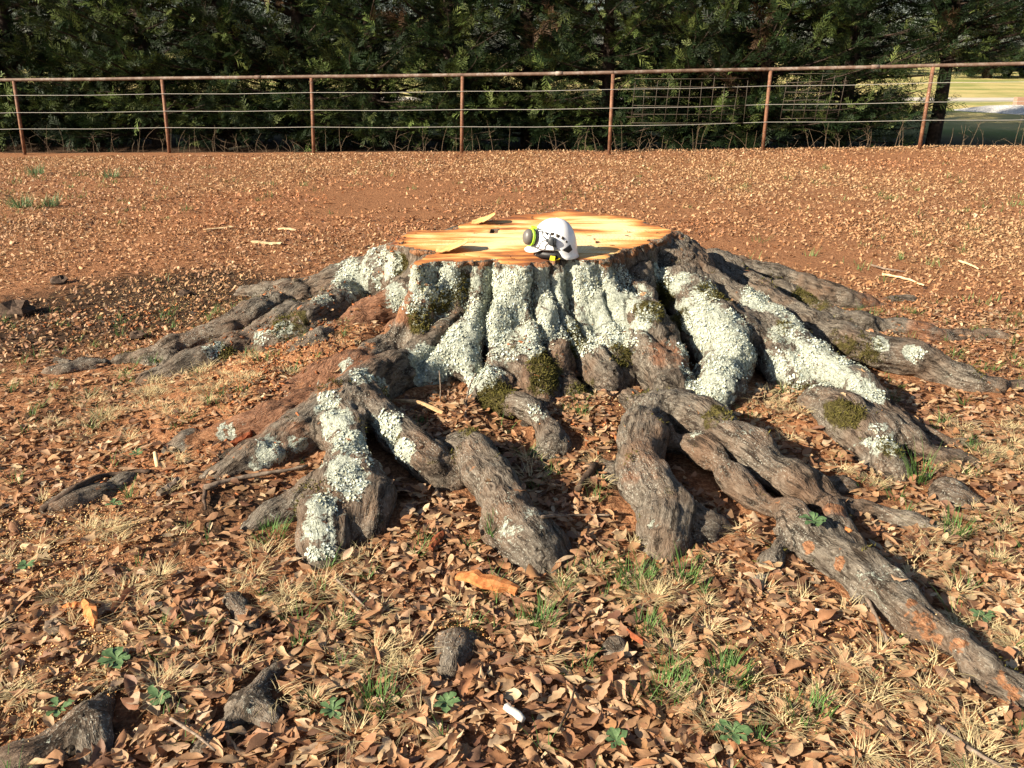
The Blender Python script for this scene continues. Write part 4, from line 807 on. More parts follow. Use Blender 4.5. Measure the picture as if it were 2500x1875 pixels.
def slab(name, pa, pb, w, t, mat, label, cat, bend=0., lift=.02, tw=0., n=9, grp=None):
    a = on_surf(*pa); b = on_surf(*pb); a[2] += lift; b[2] += lift; a, b = Vector(a), Vector(b); d = (b-a); s = Vector((-d.y, d.x, 0)).normalized(); V = []; F = []
    for i in range(n):
        u = i/(n-1); ww = w*(.45+.9*math.sin(math.pi*(.12+.76*u)))*(1+.25*random.uniform(-1, 1))/1.35; p = a+d*u+Vector((0, 0, bend*(4*u*(1-u)-.5))); ta = tw*(u-.3)
        sd = s*math.cos(ta)+Vector((0, 0, math.sin(ta)))
        off = random.uniform(-.12, .12)*w
        for q, zz in ((-.5, 0), (0, t*.5), (.5, 0), (.5, -t), (0, -t*.6), (-.5, -t)):
            V.append(p+sd*(q*ww+off)+Vector((0, 0, zz+random.uniform(-.15, .15)*t)))
    for i in range(n-1):
        for k in range(6): F.append((i*6+k, i*6+(k+1) % 6, (i+1)*6+(k+1) % 6, (i+1)*6+k))
    F.append((5, 4, 3, 2, 1, 0)); F.append(tuple((n-1)*6+k for k in range(6)))
    c = (a+b)/2; o = pobj(name, [v-c for v in V], F, mat, smooth=False); o.location = c; return tag(o, label, cat, grp)
def stick(name, pts, r, mat, label, cat='stick', lift=.015, n=6, grp=None, rend=None):
    P = [Vector(on_surf(*p[:2], lift=lift+(p[2] if len(p) > 2 else 0))) for p in pts]
    C = catmull([(*p, 0) for p in P], .025)[:, :3]; k = len(C); rs = [r+((rend if rend is not None else r*.6)-r)*i/(k-1) for i in range(k)]; rs = [q*(1+.22*random.uniform(-1, 1)) for q in rs]
    C = [Vector(c)+Vector((random.uniform(-1, 1), random.uniform(-1, 1), random.uniform(-1, 1)))*r*.25 for c in C]; c0 = C[k//2]
    V, F = tube([c-c0 for c in C], rs, n); o = pobj(name, V, F, mat); o.location = c0; return tag(o, label, cat, grp)
slab('bark_slab', (990, 1256), (1118, 1292), .065, .012, ORANGE, 'flat orange inner bark slab in the leaves below the front root', 'bark piece', .01, .035)
slab('bark_slab', (188, 1318), (212, 1365), .035, .02, ORANGE, 'upright curved orange bark strip beside the sawdust at lower left', 'bark piece', .01, .04, 1.2)
slab('bark_slab', (135, 1325), (185, 1318), .02, .018, ORANGE, 'thin orange bark rim left of the curved strip', 'bark piece', .01, .02, .8)
slab('bark_slab', (930, 1200), (958, 1165), .03, .012, REDB, 'dark red bark chip left of the front arching root', 'bark piece', .005, .03)
slab('bark_slab', (500, 968), (545, 945), .03, .02, REDB, 'dark red split bark piece under the left orange-wounded root', 'bark piece', .0, .02)
slab('wood_strip', (852, 872), (958, 900), .03, .008, FLAPW, 'pale curled wood strip leaning between the roots', 'wood piece', .02, .03)
slab('wood_sliver', (545, 526), (610, 530), .075, .008, PALEW, 'leaf-shaped pale wood sliver on the ground left of the stump', 'wood piece', -.01, .02)
slab('wood_sliver', (440, 500), (505, 494), .04, .008, PALEW, 'long narrow pale wood sliver farther left of the stump', 'wood piece', 0, .02)
slab('wood_sliver', (602, 497), (640, 500), .06, .008, PALEW, 'short pale wood sliver behind the leaf-shaped one', 'wood piece', .01, .02)
slab('wood_sliver', (50, 1188), (110, 1196), .035, .008, PALEW, 'pale wood sliver near the left edge below the curved stick', 'wood piece', 0, .02)
slab('wood_chunk', (345, 1078), (388, 1045), .035, .02, GREYW, 'split grey weathered bark chunk below the left root', 'wood piece', 0, .025)
slab('wood_chunk', (1820, 1140), (1838, 1150), .02, .008, ORANGE, 'small orange chip on the long right root', 'bark piece', 0, .005)
slab('bark_slab', (1350, 1375), (1390, 1408), .02, .008, REDB, 'small red bark chip above the grey root knob in the foreground', 'bark piece', 0, .03)
stick('fallen_stick', [(445, 1068), (520, 1048), (590, 1035), (668, 1022)], .010, GREYW, 'long thin stick lying across the lower left root', lift=.03)
stick('fallen_stick', [(95, 1112), (170, 1062), (240, 1036), (330, 1027)], .014, DARKW, 'long curved dark stick arching over the low left root', lift=.02)
stick('fallen_stick', [(1095, 1548), (1112, 1562), (1130, 1580)], .011, WHITEW, 'short white bleached stick in the foreground leaves', lift=.035, rend=.010)
stick('fallen_stick', [(1248, 1072), (1266, 1045), (1288, 1018)], .017, DARKW, 'short thick dark stick stub right of the front root', lift=.03, rend=.015)
stick('fallen_stick', [(1170, 1133), (1240, 1130), (1318, 1128)], .006, GREYW, 'thin straight twig between the two front roots', lift=.03)
stick('fallen_stick', [(1868, 1308), (1890, 1355), (1912, 1402)], .007, GREYW, 'thin brown twig below the long right root', lift=.03)
stick('fallen_stick', [(1758, 1335), (1798, 1338)], .007, WHITEW, 'short pale stick in the right foreground leaves', lift=.03)
stick('fallen_stick', [(445, 1062), (443, 1090), (446, 1112)], .009, DARKW, 'short dark twig pointing down from the long left stick', lift=.02)
stick('fallen_stick', [(340, 1008, 0), (338, 996, .015), (336, 990, .03)], .011, PALEW, 'small pale broken stub standing at the left root tip', lift=.0)
stick('fallen_stick', [(1905, 598), (1950, 606), (1995, 622)], .010, PALEW, 'pale stick on the ground behind the right roots', lift=.02)
stick('fallen_stick', [(1880, 578), (1920, 588), (1955, 592)], .008, GREYW, 'tan stick just behind the pale one at right', lift=.02)
stick('fallen_stick', [(2070, 568), (2090, 575), (2112, 586)], .010, PALEW, 'short pale stick farthest right behind the roots', lift=.02)
stick('fallen_stick', [(375, 1580), (420, 1610), (470, 1650)], .005, GREYW, 'thin twig in the bottom left foreground', lift=.04)
stick('fallen_stick', [(730, 1270), (770, 1310), (800, 1340)], .005, GREYW, 'thin twig below the lumpy lichened root', lift=.03)
stick('fallen_stick', [(1205, 1600), (1235, 1530), (1240, 1500)], .004, DARKW, 'thin dark twig right of the white stick', lift=.03)
stick('fallen_stick', [(2020, 1590), (2090, 1640), (2160, 1680)], .008, GREYW, 'grey stick in the bottom right corner', lift=.03)
stick('fallen_stick', [(495, 326), (520, 321), (545, 318)], .03, PALEW, 'pale broken branch lying at the fence line', lift=.03)
stick('fallen_stick', [(950, 893), (952, 860, .04), (950, 835, .07)], .004, GREYW, 'thin bare sapling twig standing between the mossy roots', lift=.01)
stick('fallen_stick', [(1005, 905), (1012, 870, .05), (1030, 850, .09)], .005, GREYW, 'forked bare sapling twig before the mossy root knob', lift=.01)
def lump(name, px, py, r, mat, label, cat, flat=.6):
    c = on_surf(px, py); V = []; F = []; n, k = 9, 6
    for i in range(k+1):
        th = math.pi*i/k
        for j in range(n):
            ph = 2*math.pi*j/n; d = 1+.35*random.uniform(-1, 1); V.append((r*d*math.sin(th)*math.cos(ph), r*d*math.sin(th)*math.sin(ph), r*flat*math.cos(th)*d))
    for i in range(k):
        for j in range(n): F.append((i*n+j, (i+1)*n+j, (i+1)*n+(j+1) % n, i*n+(j+1) % n))
    o = pobj(name, V, F, mat, smooth=False); o.location = (c[0], c[1], c[2]+r*flat*.5); tag(o, label, cat)
lump('clay_clod', 642, 316, .075, REDB, 'red clay clod standing at the fence line', 'clod', .9)
lump('bark_clump', 300, 732, .05, DARKW, 'small black bark clump in front of the left root', 'clod', .6)
lump('bark_clump', 130, 612, .06, DARKW, 'dark soil clod on the bare ground at left', 'clod', .6)
lump('bark_clump', 35, 680, .12, DARKW, 'large dark soil clod at the left edge', 'clod', .5)
lump('bark_clump', 400, 640, .05, DARKW, 'dark bark lump lying left of the stump', 'clod', .6)
lump('bark_clump', 120, 1362, .03, GREYW, 'small grey bark lump at the edge of the lower left sawdust', 'clod', .8)

# curled flaps of wood on the saw cut
def flap(px, py, ln, wd, hgt, label):
    c = unproj(px, py, HS+.003, 1.0); V = []; F = []; n = 10
    for i in range(n):
        u = i/(n-1); w_ = wd*(.35+.65*math.sin(math.pi*min(1, .15+.75*u)))
        for j in range(5):
            v = j/4-.5; V.append(((u-.5)*ln, v*w_*(1+.15*random.uniform(-1, 1)), .004+hgt*u**1.8+.006*math.cos(v*3)))
    for i in range(n-1):
        for j in range(4): F.append((i*5+j, (i+1)*5+j, (i+1)*5+j+1, i*5+j+1))
    m_ = len(V); V += [(a, b, d-.003) for a, b, d in V]; F += [tuple(m_+q for q in f[::-1]) for f in F]
    o = pobj('wood_flap', V, F, FLAP); o.location = c; tag(o, label, 'wood piece')
FLAP = mat_wood('flap_wood', (.50, .24, .08), (.72, .42, .16), (.80, .56, .28), 25)
flap(1180, 543, .14, .16, .05, 'curled orange wood flap at the back of the stump cut')
flap(1105, 610, .17, .17, .05, 'curled orange wood flap on the front left of the stump cut')

# ------------------------------------------------------------------ fence
m = NM('rusty_pipe', .7, .4); ob = m.coord(); a_ = m.noise(ob, 9, 5, .7); b_ = m.noise(ob, 60, 3, .6)
c_ = m.ramp(a_, [(.3, (.07, .03, .016)), (.5, (.17, .075, .038)), (.7, (.27, .14, .08))]); RUST = m.out(m.mix(m.ramp(b_, [(.6, 0.), (.7, .6)]), c_, (.45, .38, .32)), bump=m.bump(b_, .3, .003))
m = NM('rail_pipe', .65, .4); ob = m.coord(); a_ = m.noise(ob, 5, 5, .75); RAILM = m.out(m.ramp(a_, [(.3, (.075, .042, .028)), (.5, (.15, .098, .07)), (.7, (.32, .28, .24))]), bump=m.bump(a_, .3, .003))
WIREM = plain('galvanised_wire', (.42, .40, .36), .5, .5)
fence = tag(empty('pipe_fence', tuple(POSTS[3][0])), 'rusty pipe rail fence with three cables before the conifers', 'fence'); FO = Vector(POSTS[3][0])
def fpart(name, vf, mat): return pobj(name, [Vector(v)-FO for v in vf[0]], vf[1], mat, fence)
B = [Vector(p[0]) for p in POSTS]; T = [Vector(p[1]) for p in POSTS]
def ext(A, k): return [A[0]+(A[0]-A[1])*i for i in range(k, 0, -1)]+A+[A[-1]+(A[-1]-A[-2])*i for i in range(1, k+1)]
B = ext(B, 2); T = ext(T, 2)
for b, t in zip(B, T):
    d = (t-b); g_ = float(ground_h(b.x, b.y)); b2 = b-d*((b.z-g_+.12)/d.z) if b.z-g_+.12 > 0 else b
    fpart('post', tube([b2, (b2+t)/2, t-Vector((0, 0, .02))], .030, 10), RUST)
for i in range(len(T)-1):
    j = random.uniform(-.3, .3); fpart('top_rail', tube([T[i], T[i]*.5+T[i+1]*.5+Vector((0, 0, random.uniform(-.006, .006))), T[i+1]], .029, 10, caps=False), RAILM)
    q = T[i]*.35+T[i+1]*.65
    if i % 2: fpart('coupling', tube([q-(T[i+1]-T[i]).normalized()*.06, q+(T[i+1]-T[i]).normalized()*.06], .034, 10), RAILM)
for fr in (.355, .573, .80):
    pts = []
    for i in range(len(B)):
        p = B[i]+(T[i]-B[i])*fr-Vector((0, .036, 0)); pts.append(p)
        if i < len(B)-1: q = B[i+1]+(T[i+1]-B[i+1])*fr-Vector((0, .036, 0)); pts.append((p+q)/2-Vector((0, 0, .012)))
    fpart('cable', tube(pts, .0036, 6), WIREM)
MESHW = plain('rusty_mesh_wire', (.10, .08, .06), .7, .3)
def panel(xa, xb, ya, yb, Yo, nv, nh, lean, label):
    """wire mesh panel behind the fence between photo columns xa..xb (2500 scale)"""
    pa = at_depth(xa, yb, Yo, 1.0); pb = at_depth(xb, yb, Yo-.1, 1.0); top = at_depth(xa, ya, Yo, 1.0)[2]; e_ = tag(empty('wire_panel', tuple(pa)), label, 'wire panel', 'wire mesh panels'); H = top-pa[2]; W_ = pb-pa
    for i in range(nv):
        u = i/(nv-1)*W_; u = u+np.array([0, 0, random.uniform(-.03, .05)]); pobj('mesh_wire', *tube([u, u+np.array([lean+random.uniform(-.02, .02), 0, H+random.uniform(-.12, .02)])], .003, 5), MESHW, e_)
    for k in range(nh):
        z_ = np.array([lean*k/(nh-1), 0, H*k/(nh-1)]); pobj('mesh_wire', *tube([z_+np.array([0, .006, 0]), z_+W_*.5+np.array([0, .006, random.uniform(-.02, .02)]), z_+W_+np.array([0, .006, 0])], .003, 5), MESHW, e_)
panel(1540, 1815, 192, 300, 13.75, 11, 6, .02, 'wire mesh panel behind the fence between the fifth and sixth posts')
panel(1905, 2045, 180, 290, 13.35, 6, 6, .05, 'wire mesh panel behind the fence right of the sixth post')

# ------------------------------------------------------------------ conifer hedge
rng = np.random.default_rng(53)
def spray_template(nb=7):
    Q = []
    def rh(p, d, ln, w):
        d = d/np.linalg.norm(d); n_ = np.array([-d[1], d[0], 0]); Q.append([p, p+d*ln*.45+n_*w, p+d*ln, p+d*ln*.45-n_*w])
    rh(np.array([0, 0, 0.]), np.array([1, 0, 0.]), 1.0, .012)
    for i in range(nb):
        t = .10+.84*i/(nb-1)
        for s in (-1, 1):
            ln = (.40*(1-t)**.6+.10)*rng.uniform(.65, 1.3); p = np.array([t+rng.uniform(-.04, .04), 0, 0]); an = rng.uniform(.5, .95); d = np.array([math.cos(an), s*math.sin(an), rng.uniform(-.35, .2)]); rh(p, d, ln, .024)
            if rng.random() < .75: rh(p+d*ln*.4, np.array([.75, s*rng.uniform(.2, 1.0), rng.uniform(-.3, .3)]), ln*.55, .022)
    return np.array(Q)
SPR = [spray_template() for _ in range(4)]
m = NM('cypress_foliage', .6, .25); at = m.attr('tint', 'Color'); tr = m.N.new('ShaderNodeBsdfTranslucent'); m.set(tr.inputs[0], at); mx = m.N.new('ShaderNodeMixShader'); mx.inputs[0].default_value = .18
m.out(at); m.t.links.new(m.b.outputs[0], mx.inputs[1]); m.t.links.new(tr.outputs[0], mx.inputs[2]); m.t.links.new(mx.outputs[0], m.N['Material Output'].inputs[0]); CYP = m.m
CBARK = mat_wood('conifer_bark', (.018, .013, .01), (.045, .031, .023), (.09, .065, .05), 20)
def conifer_mesh(seed, h=8.0, brown=.01, low=.12, rad=1.75, nl=110):
    rg = np.random.default_rng(seed); parts = [tube([(0, 0, -.3), (0.03, 0, 1), (0, .04, 3), (0, 0, h*.95)], [.15, .125, .10, .02], 9)]; P = []; D = []; S = []; Cc = []
    def crown_r(z): return rad*min(1, .80+.18*z)*(1-max(0, z-1.2)/(h-1.0))**.8
    zs = np.concatenate([rg.uniform(low, 3.4, nl), rg.uniform(low, max(low, .1)+1.2, nl//3), rg.uniform(3.5, h*.97, 60)])
    for z in zs:
        an = rg.random()*6.283; R_ = crown_r(z)*rg.uniform(.6, 1.18); up = rg.uniform(.05, .45) if z > 1 else rg.uniform(-.1, .25); n = 7; pts = []
        o = np.array([math.cos(an), math.sin(an), 0]); sd = np.array([-o[1], o[0], 0])*rg.normal(0, .25)
        for i in range(n):
            t = i/(n-1); pts.append(np.array([0, 0, z])+o*R_*t+sd*t*t*R_+np.array([0, 0, R_*(up*t-.12*t*t+.16*t**3)]))
        parts.append(tube(pts, [.028*(1-t)+.004 for t in np.linspace(0, 1, n)], 4, caps=False))
        if z < 1.0 and rg.random() < .12: continue                       # bare dead lower limbs
        hi = z > 3.5; k = int(rg.integers(7, 10)) if hi else int(rg.integers(26, 42)); dead = rg.random() < brown; pts = np.array(pts)
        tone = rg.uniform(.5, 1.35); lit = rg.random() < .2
        for _ in range(k):
            t = 1-.85*rg.random()**1.2; q = t*(n-1); i = min(int(q), n-2); p = pts[i]+(pts[i+1]-pts[i])*(q-i)
            d = (pts[i+1]-pts[i]); d = d/np.linalg.norm(d)*.8+rg.normal(0, .55, 3)+np.array([0, 0, .25]); d /= np.linalg.norm(d)
            P.append(p+rg.normal(0, .05, 3)); D.append(d); S.append(rg.uniform(.15, .36)*(1.8 if hi else 1.0))
            c = np.array([.088, .122, .03]) if lit and rg.random() < .75 else np.array([.016, .031, .009]) if rg.random() < .62 else (np.array([.013, .027, .008]) if rg.random() < .6 else np.array([.095, .118, .032]))  # sunlight painted into the tint: some limbs and sprays brighter than the rest
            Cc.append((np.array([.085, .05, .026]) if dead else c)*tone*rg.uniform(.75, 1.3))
    P, D, S, Cc = map(np.array, (P, D, S, Cc)); n = len(P); rd = rg.normal(0, .6, (n, 3))+np.array([0, 0, 1.]); B_ = np.cross(rd, D); B_ /= np.linalg.norm(B_, axis=1, keepdims=True); N_ = np.cross(D, B_)
    Vs = []; Fs = []; Cs = []; off = 0
    for v in range(4):
        s_ = np.arange(n) % 4 == v; T_ = SPR[v].reshape(-1, 3); k = len(T_)
        z_ = T_[:, 2]-.18*T_[:, 0]**2
        V = P[s_][:, None]+S[s_][:, None, None]*(T_[None, :, 0:1]*D[s_][:, None]+T_[None, :, 1:2]*B_[s_][:, None]+z_[None, :, None]*N_[s_][:, None])
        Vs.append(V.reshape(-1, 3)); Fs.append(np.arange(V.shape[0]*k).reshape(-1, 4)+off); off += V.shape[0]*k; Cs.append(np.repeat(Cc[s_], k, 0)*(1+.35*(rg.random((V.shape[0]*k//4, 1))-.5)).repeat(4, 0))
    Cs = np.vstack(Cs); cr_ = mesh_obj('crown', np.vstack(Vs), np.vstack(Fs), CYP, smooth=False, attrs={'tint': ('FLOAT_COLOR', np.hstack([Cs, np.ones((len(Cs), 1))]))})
    V, F = join(parts); tk = pobj('trunk', V, F, CBARK); return tk, cr_
VARS = [conifer_mesh(101), conifer_mesh(102, brown=.02), conifer_mesh(103, brown=.06), conifer_mesh(104, brown=.05, low=1.5, nl=54, rad=2.1)]
used = set()
def conifer(x, y, var, rz, sc, label, grp):
    e_ = tag(empty('conifer_tree', (x, y, float(ground_h(x, y)))), label, 'tree', grp); e_.rotation_euler = (0, 0, rz); e_.scale = (sc, sc, sc)
    for o in VARS[var]:
        c = o if (var, o.name) not in used else o.copy()
        if c is not o: COL.objects.link(c)
        else: used.add((var, o.name))
        c.parent = e_
xs = list(np.linspace(-13.4, 6.4, 14))+[8.6]
names = ['beyond the left edge of the picture', 'at the left edge of the picture', 'behind the leftmost fence post', 'behind the first fence bay', 'behind the second fence post', 'behind the second fence bay', 'behind the third fence post', 'behind the third fence bay', 'behind the fourth fence post', 'behind the fourth fence bay', 'behind the fifth fence post', 'behind the left wire panel', 'behind the sixth fence post', 'behind the right wire panel', 'with bare trunk beside the rightmost fence post']
for k, x_ in enumerate(xs):
    y_ = float(fence_y(x_))+2.35+rng.uniform(-.3, .3) if k < 14 else 16.9
    x_ = 8.3 if k == 14 else x_
    conifer(x_, y_, [0, 1, 0, 2, 1, 0, 2, 0, 1, 2, 0, 1, 2, 0, 3][k], rng.random()*6.28, rng.uniform(.95, 1.15), 'dark green cypress tree '+names[k], 'conifer hedge along the fence')
FARX = [(-36, 60), (-28, 64), (-20, 61), (-12.5, 65), (-5, 62), (2.5, 66), (10, 62), (17, 66), (23.5, 63), (29.4, 54.5), (35.2, 55), (39, 58), (44, 64)]
fn = ['first', 'second', 'third', 'fourth', 'fifth', 'sixth', 'seventh', 'eighth', 'ninth', 'tenth', 'eleventh', 'twelfth', 'last']
for k, (x_, y_) in enumerate(FARX):
    conifer(x_, y_, k % 3, rng.random()*6.28, rng.uniform(1.7, 2.2), fn[k]+' tree from the left in the far row beyond the lawn', 'far trees beyond the lawn')
# dry stems and brambles at the hedge foot
Vs, Fs = [], []
for k in range(170):
    x_ = rng.uniform(-9.5, 9.0); y_ = float(fence_y(x_))+rng.uniform(.0, .9); z_ = float(ground_h(x_, y_)); n = 6; h_ = rng.uniform(.1, .6)**1.2; dx, dy = rng.normal(0, .07, 2); bx = rng.normal(0, .12)
    Vs.append(tube([(x_+dx*t+bx*t*t, y_+dy*t, z_+h_*(t-.25*abs(bx)*t*t)) for t in np.linspace(0, 1, n)], [.0038*(1-.6*t) for t in np.linspace(0, 1, n)], 4, caps=False))
    if k % 2 == 0:
        t = rng.uniform(.4, .8); p = (x_+dx*t+bx*t*t, y_+dy*t, z_+h_*t); Vs.append(tube([p, (p[0]+rng.normal(0, .08), p[1], p[2]+.07), (p[0]+rng.normal(0, .14), p[1], p[2]+.13)], [.0026, .002, .0014], 4, caps=False))
V, F = join(Vs); tag(pobj('dry_stems', V, F, mat_wood('dry_stem', (.09, .06, .04), (.17, .12, .075), (.26, .19, .13))), 'thin dry weed stems standing along the foot of the hedge', 'dry stems', kind='stuff')

# ------------------------------------------------------------------ beyond the hedge: road, gravel, block, car
m = NM('pale_road', .9, .2); ob = m.coord(); n_ = m.noise(ob, 3, 6, .7); ROADM = m.out(m.ramp(n_, [(.3, (.42, .37, .30)), (.7, (.58, .53, .45))]))
V = []; n = 60
for i in range(n):
    x_ = -70+160*i/(n-1)
    for q in range(3): y_ = 31.0-.02*x_+(q-1)*1.05+.12*math.sin(x_*1.3+q); V.append((x_, y_, float(ground_h(x_, y_))+.012))
tag(pobj('road', V, [(i*3+q, (i+1)*3+q, (i+1)*3+q+1, i*3+q+1) for i in range(n-1) for q in (0, 1)], ROADM), kind='structure')
gp = unproj(2475, 272, 0, 1.0); V = []; F = []
m = NM('white_gravel', .9, .2); ob = m.coord(); n_ = m.voro(ob, 25); GRAV = m.out(m.ramp(n_, [(.1, (.78, .76, .72)), (.6, (.48, .46, .43))]), bump=m.bump(n_, .8, .03))
for i in range(14):
    r_ = i/13
    for j in range(28):
        a = 2*math.pi*j/28; rr = r_*(1.15+.2*math.sin(3*a)); V.append((math.cos(a)*rr*1.25, math.sin(a)*rr*1.1, .17*(1-r_*r_)**1.2+.02*random.random()*(1-r_)-.01))
for i in range(13):
    for j in range(28): F.append((i*28+j, (i+1)*28+j, (i+1)*28+(j+1) % 28, i*28+(j+1) % 28))
o = pobj('gravel_heap', V, F, GRAV); o.location = (gp[0], gp[1], float(ground_h(gp[0], gp[1]))); tag(o, 'low white gravel heap on the lawn at the right edge', 'gravel heap')
bp = unproj(2485, 262, 0, 1.0); blk = pobj('concrete_block', *boxvf((0, 0, .12), (.26, .2, .24)), mat_wood('brown_block', (.22, .12, .08), (.36, .22, .16), (.45, .30, .22)), smooth=False)
bv = blk.modifiers.new('bevel', 'BEVEL'); bv.width = .015; bv.segments = 2; blk.location = (bp[0], bp[1], .05); tag(blk, 'small brown block standing behind the white gravel heap', 'block')
# blue car far beyond the lawn
PAINT = NM('blue_paint', .3, .5).out((.012, .032, .14)); GLASSM = NM('car_glass', .08, .8).out((.03, .04, .05)); TYRE = plain('tyre', (.02, .02, .02), .8); RIMM = NM('rim', .3, .6).out((.5, .5, .52), metal=.8); LAMP = NM('headlight', .2, .8).out((.75, .77, .8))
car = tag(empty('parked_car', (31.6, 57.5, 0)), 'blue car parked beyond the lawn, half hidden by foliage', 'car'); car.rotation_euler = (0, 0, .15)
prof = [(-2.15, .35), (-2.2, .62), (-2.1, .88), (-1.5, .95), (-.95, 1.40), (.55, 1.44), (1.25, .98), (2.0, .84), (2.2, .6), (2.18, .35)]
V = []; F = []
for s in (-1, 1):
    for (x_, z_) in prof: V.append((x_, s*(.88-.16*max(0, z_-.95)/.5), z_))
k = len(prof); F = [tuple(range(k-1, -1, -1)), tuple(range(k, 2*k))]+[(i, (i+1) % k, (i+1) % k+k, i+k) for i in range(k)]
body = pobj('body', V, F, PAINT, car, smooth=False); bv = body.modifiers.new('bevel', 'BEVEL'); bv.width = .06; bv.segments = 3
for s in (-1, 1):
    for x0_, x1_ in ((-1.2, -.22), (-.12, .95)):
        pobj('side_window', [(x0_+.02, s*.876, 1.0), (x1_, s*.876, 1.0), (min(x1_-.12, .52), s*.775, 1.36), (max(x0_+.12, -.85), s*.775, 1.36)], [(0, 1, 2, 3)], GLASSM, car)
    pobj('headlight', *boxvf((2.14, s*.6, .68), (.12, .34, .14)), LAMP, car, False)
    for x_ in (-1.3, 1.35):
        w_ = pobj('wheel', *tube([(x_, s*.66, .32), (x_, s*.90, .32)], .32, 20), TYRE, car); pobj('rim', *tube([(x_, s*.88, .32), (x_, s*.915, .32)], .19, 14), RIMM, w_)
pobj('windscreen', [(.62, -.68, 1.40), (.62, .68, 1.40), (1.23, .74, 1.02), (1.23, -.74, 1.02)], [(0, 1, 2, 3)], GLASSM, car)
pobj('rear_window', [(-1.0, -.68, 1.38), (-1.0, .68, 1.38), (-1.48, .74, 1.0), (-1.48, -.74, 1.0)], [(0, 3, 2, 1)], GLASSM, car)

# ------------------------------------------------------------------ the helmet
hp = unproj(1355, 624, HS+.004, 1.0)
SHELLM = NM('white_shell', .28, .5); _n = SHELLM.noise(SHELLM.coord(), 30, 4); SHELLM = SHELLM.out(SHELLM.ramp(_n, [(.3, (.78, .77, .75)), (.6, (.83, .83, .82))]))
BLACKP = plain('black_plastic', (.018, .018, .02), .5); GREYP = plain('grey_plastic', (.12, .11, .10), .42, .5); DGREY = plain('dark_grey_plastic', (.045, .05, .055), .45, .5)
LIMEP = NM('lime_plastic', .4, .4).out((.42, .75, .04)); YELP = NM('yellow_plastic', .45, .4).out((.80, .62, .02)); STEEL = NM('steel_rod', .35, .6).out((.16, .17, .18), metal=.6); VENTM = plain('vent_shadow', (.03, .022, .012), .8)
hel = tag(empty('safety_helmet', tuple(hp)), 'white climbing safety helmet with grey earmuffs resting on the stump', 'helmet')
hel.rotation_euler = (0, 0, math.radians(-6))
# helmet frame: x to the right (rear), -x front, -y towards the camera, z up
AF, AR, BW, HC = .128, .112, .105, .192; PE = 2.25
def shell_pt(ph, z, grow=0.):
    c, s = math.cos(ph), math.sin(ph); a = AR if c > 0 else AF; r = 1/((abs(c)/a)**2+(abs(s)/BW)**2)**.5; q = max(0, 1-(max(z-.02, 0)/(HC-.02))**PE)**(1/PE)
    return Vector((c*(r+grow)*q, s*(r+grow)*q, z))
def rim_z(ph):
    a = abs(math.degrees(math.atan2(math.sin(ph), math.cos(ph))))      # 0 rear .. 180 front
    P_ = [(0, .0), (58, .002), (66, .015), (78, .048), (92, .050), (108, .050), (125, .046), (140, .034), (155, .030), (180, .034)]
    for (a0, z0), (a1, z1) in zip(P_, P_[1:]):
        if a <= a1: t = (a-a0)/(a1-a0); t = t*t*(3-2*t); return z0+(z1-z0)*t
    return P_[-1][1]
def shell(nph, nz_, grow=0, brim=True, zoff=0):
    V = []; F = []
    for i in range(nz_+1):
        t = i/nz_
        for j in range(nph):
            ph = 2*math.pi*j/nph; z0 = rim_z(ph)+zoff; z = z0+(HC-z0)*math.sin(t*math.pi/2)**1.0; p = shell_pt(ph, min(z, HC-1e-5), grow)
            if brim:
                a = abs(math.degrees(math.atan2(math.sin(ph), math.cos(ph)))); fl_ = (.030*sstep(120, 165, a)+.012*(1-sstep(50, 75, a)))*math.exp(-(z-z0)/.016)
                d = Vector((p.x, p.y, 0)).normalized(); p = p+d*float(fl_)
            V.append(p)
    for i in range(nz_):
        for j in range(nph): F.append((i*nph+j, i*nph+(j+1) % nph, (i+1)*nph+(j+1) % nph, (i+1)*nph+j))
    return V, F
sh = pobj('shell', *shell(64, 22), SHELLM, hel); so = sh.modifiers.new('solid', 'SOLIDIFY'); so.thickness = .003; so.offset = -1
pobj('inner_liner', *shell(48, 14, -.007, False, .004), BLACKP, hel)
def shell_y(x, z, grow=.0012):
    """near-side surface point of the shell over (x, z)"""
    lo_, hi_ = 0., BW
    q = max(1e-6, 1-(max(z-.02, 0)/(HC-.02))**PE)**(1/PE); a = AR if x > 0 else AF
    v = 1-(x/(a*q))**2; return -(BW*q*math.sqrt(max(v, 0))+grow)
def patch(name, poly, mat, parent, side=-1, grow=.0015, sub=3):
    """polygon in (x, z) laid on the side of the shell (quads: 4 corners), with edges"""
    (a, b, c, d) = poly; V = []; F = []
    for i in range(sub+1):
        for j in range(sub+1):
            u, v = i/sub, j/sub; x = (a[0]*(1-u)+b[0]*u)*(1-v)+(d[0]*(1-u)+c[0]*u)*v; z = (a[1]*(1-u)+b[1]*u)*(1-v)+(d[1]*(1-u)+c[1]*u)*v; V.append((x, -side*shell_y(x, z, grow), z))
    for i in range(sub):
        for j in range(sub): F.append((i*(sub+1)+j, (i+1)*(sub+1)+j, (i+1)*(sub+1)+j+1, i*(sub+1)+j+1))
    o = pobj(name, V, F, mat, parent); s_ = o.modifiers.new('solid', 'SOLIDIFY'); s_.thickness = .002; s_.offset = 0; return o
ZX, ZZ, ZS = 1165., 1335., 4826.
def zc(u, v): return ((u-ZX)/ZS, (ZZ-v)/ZS)
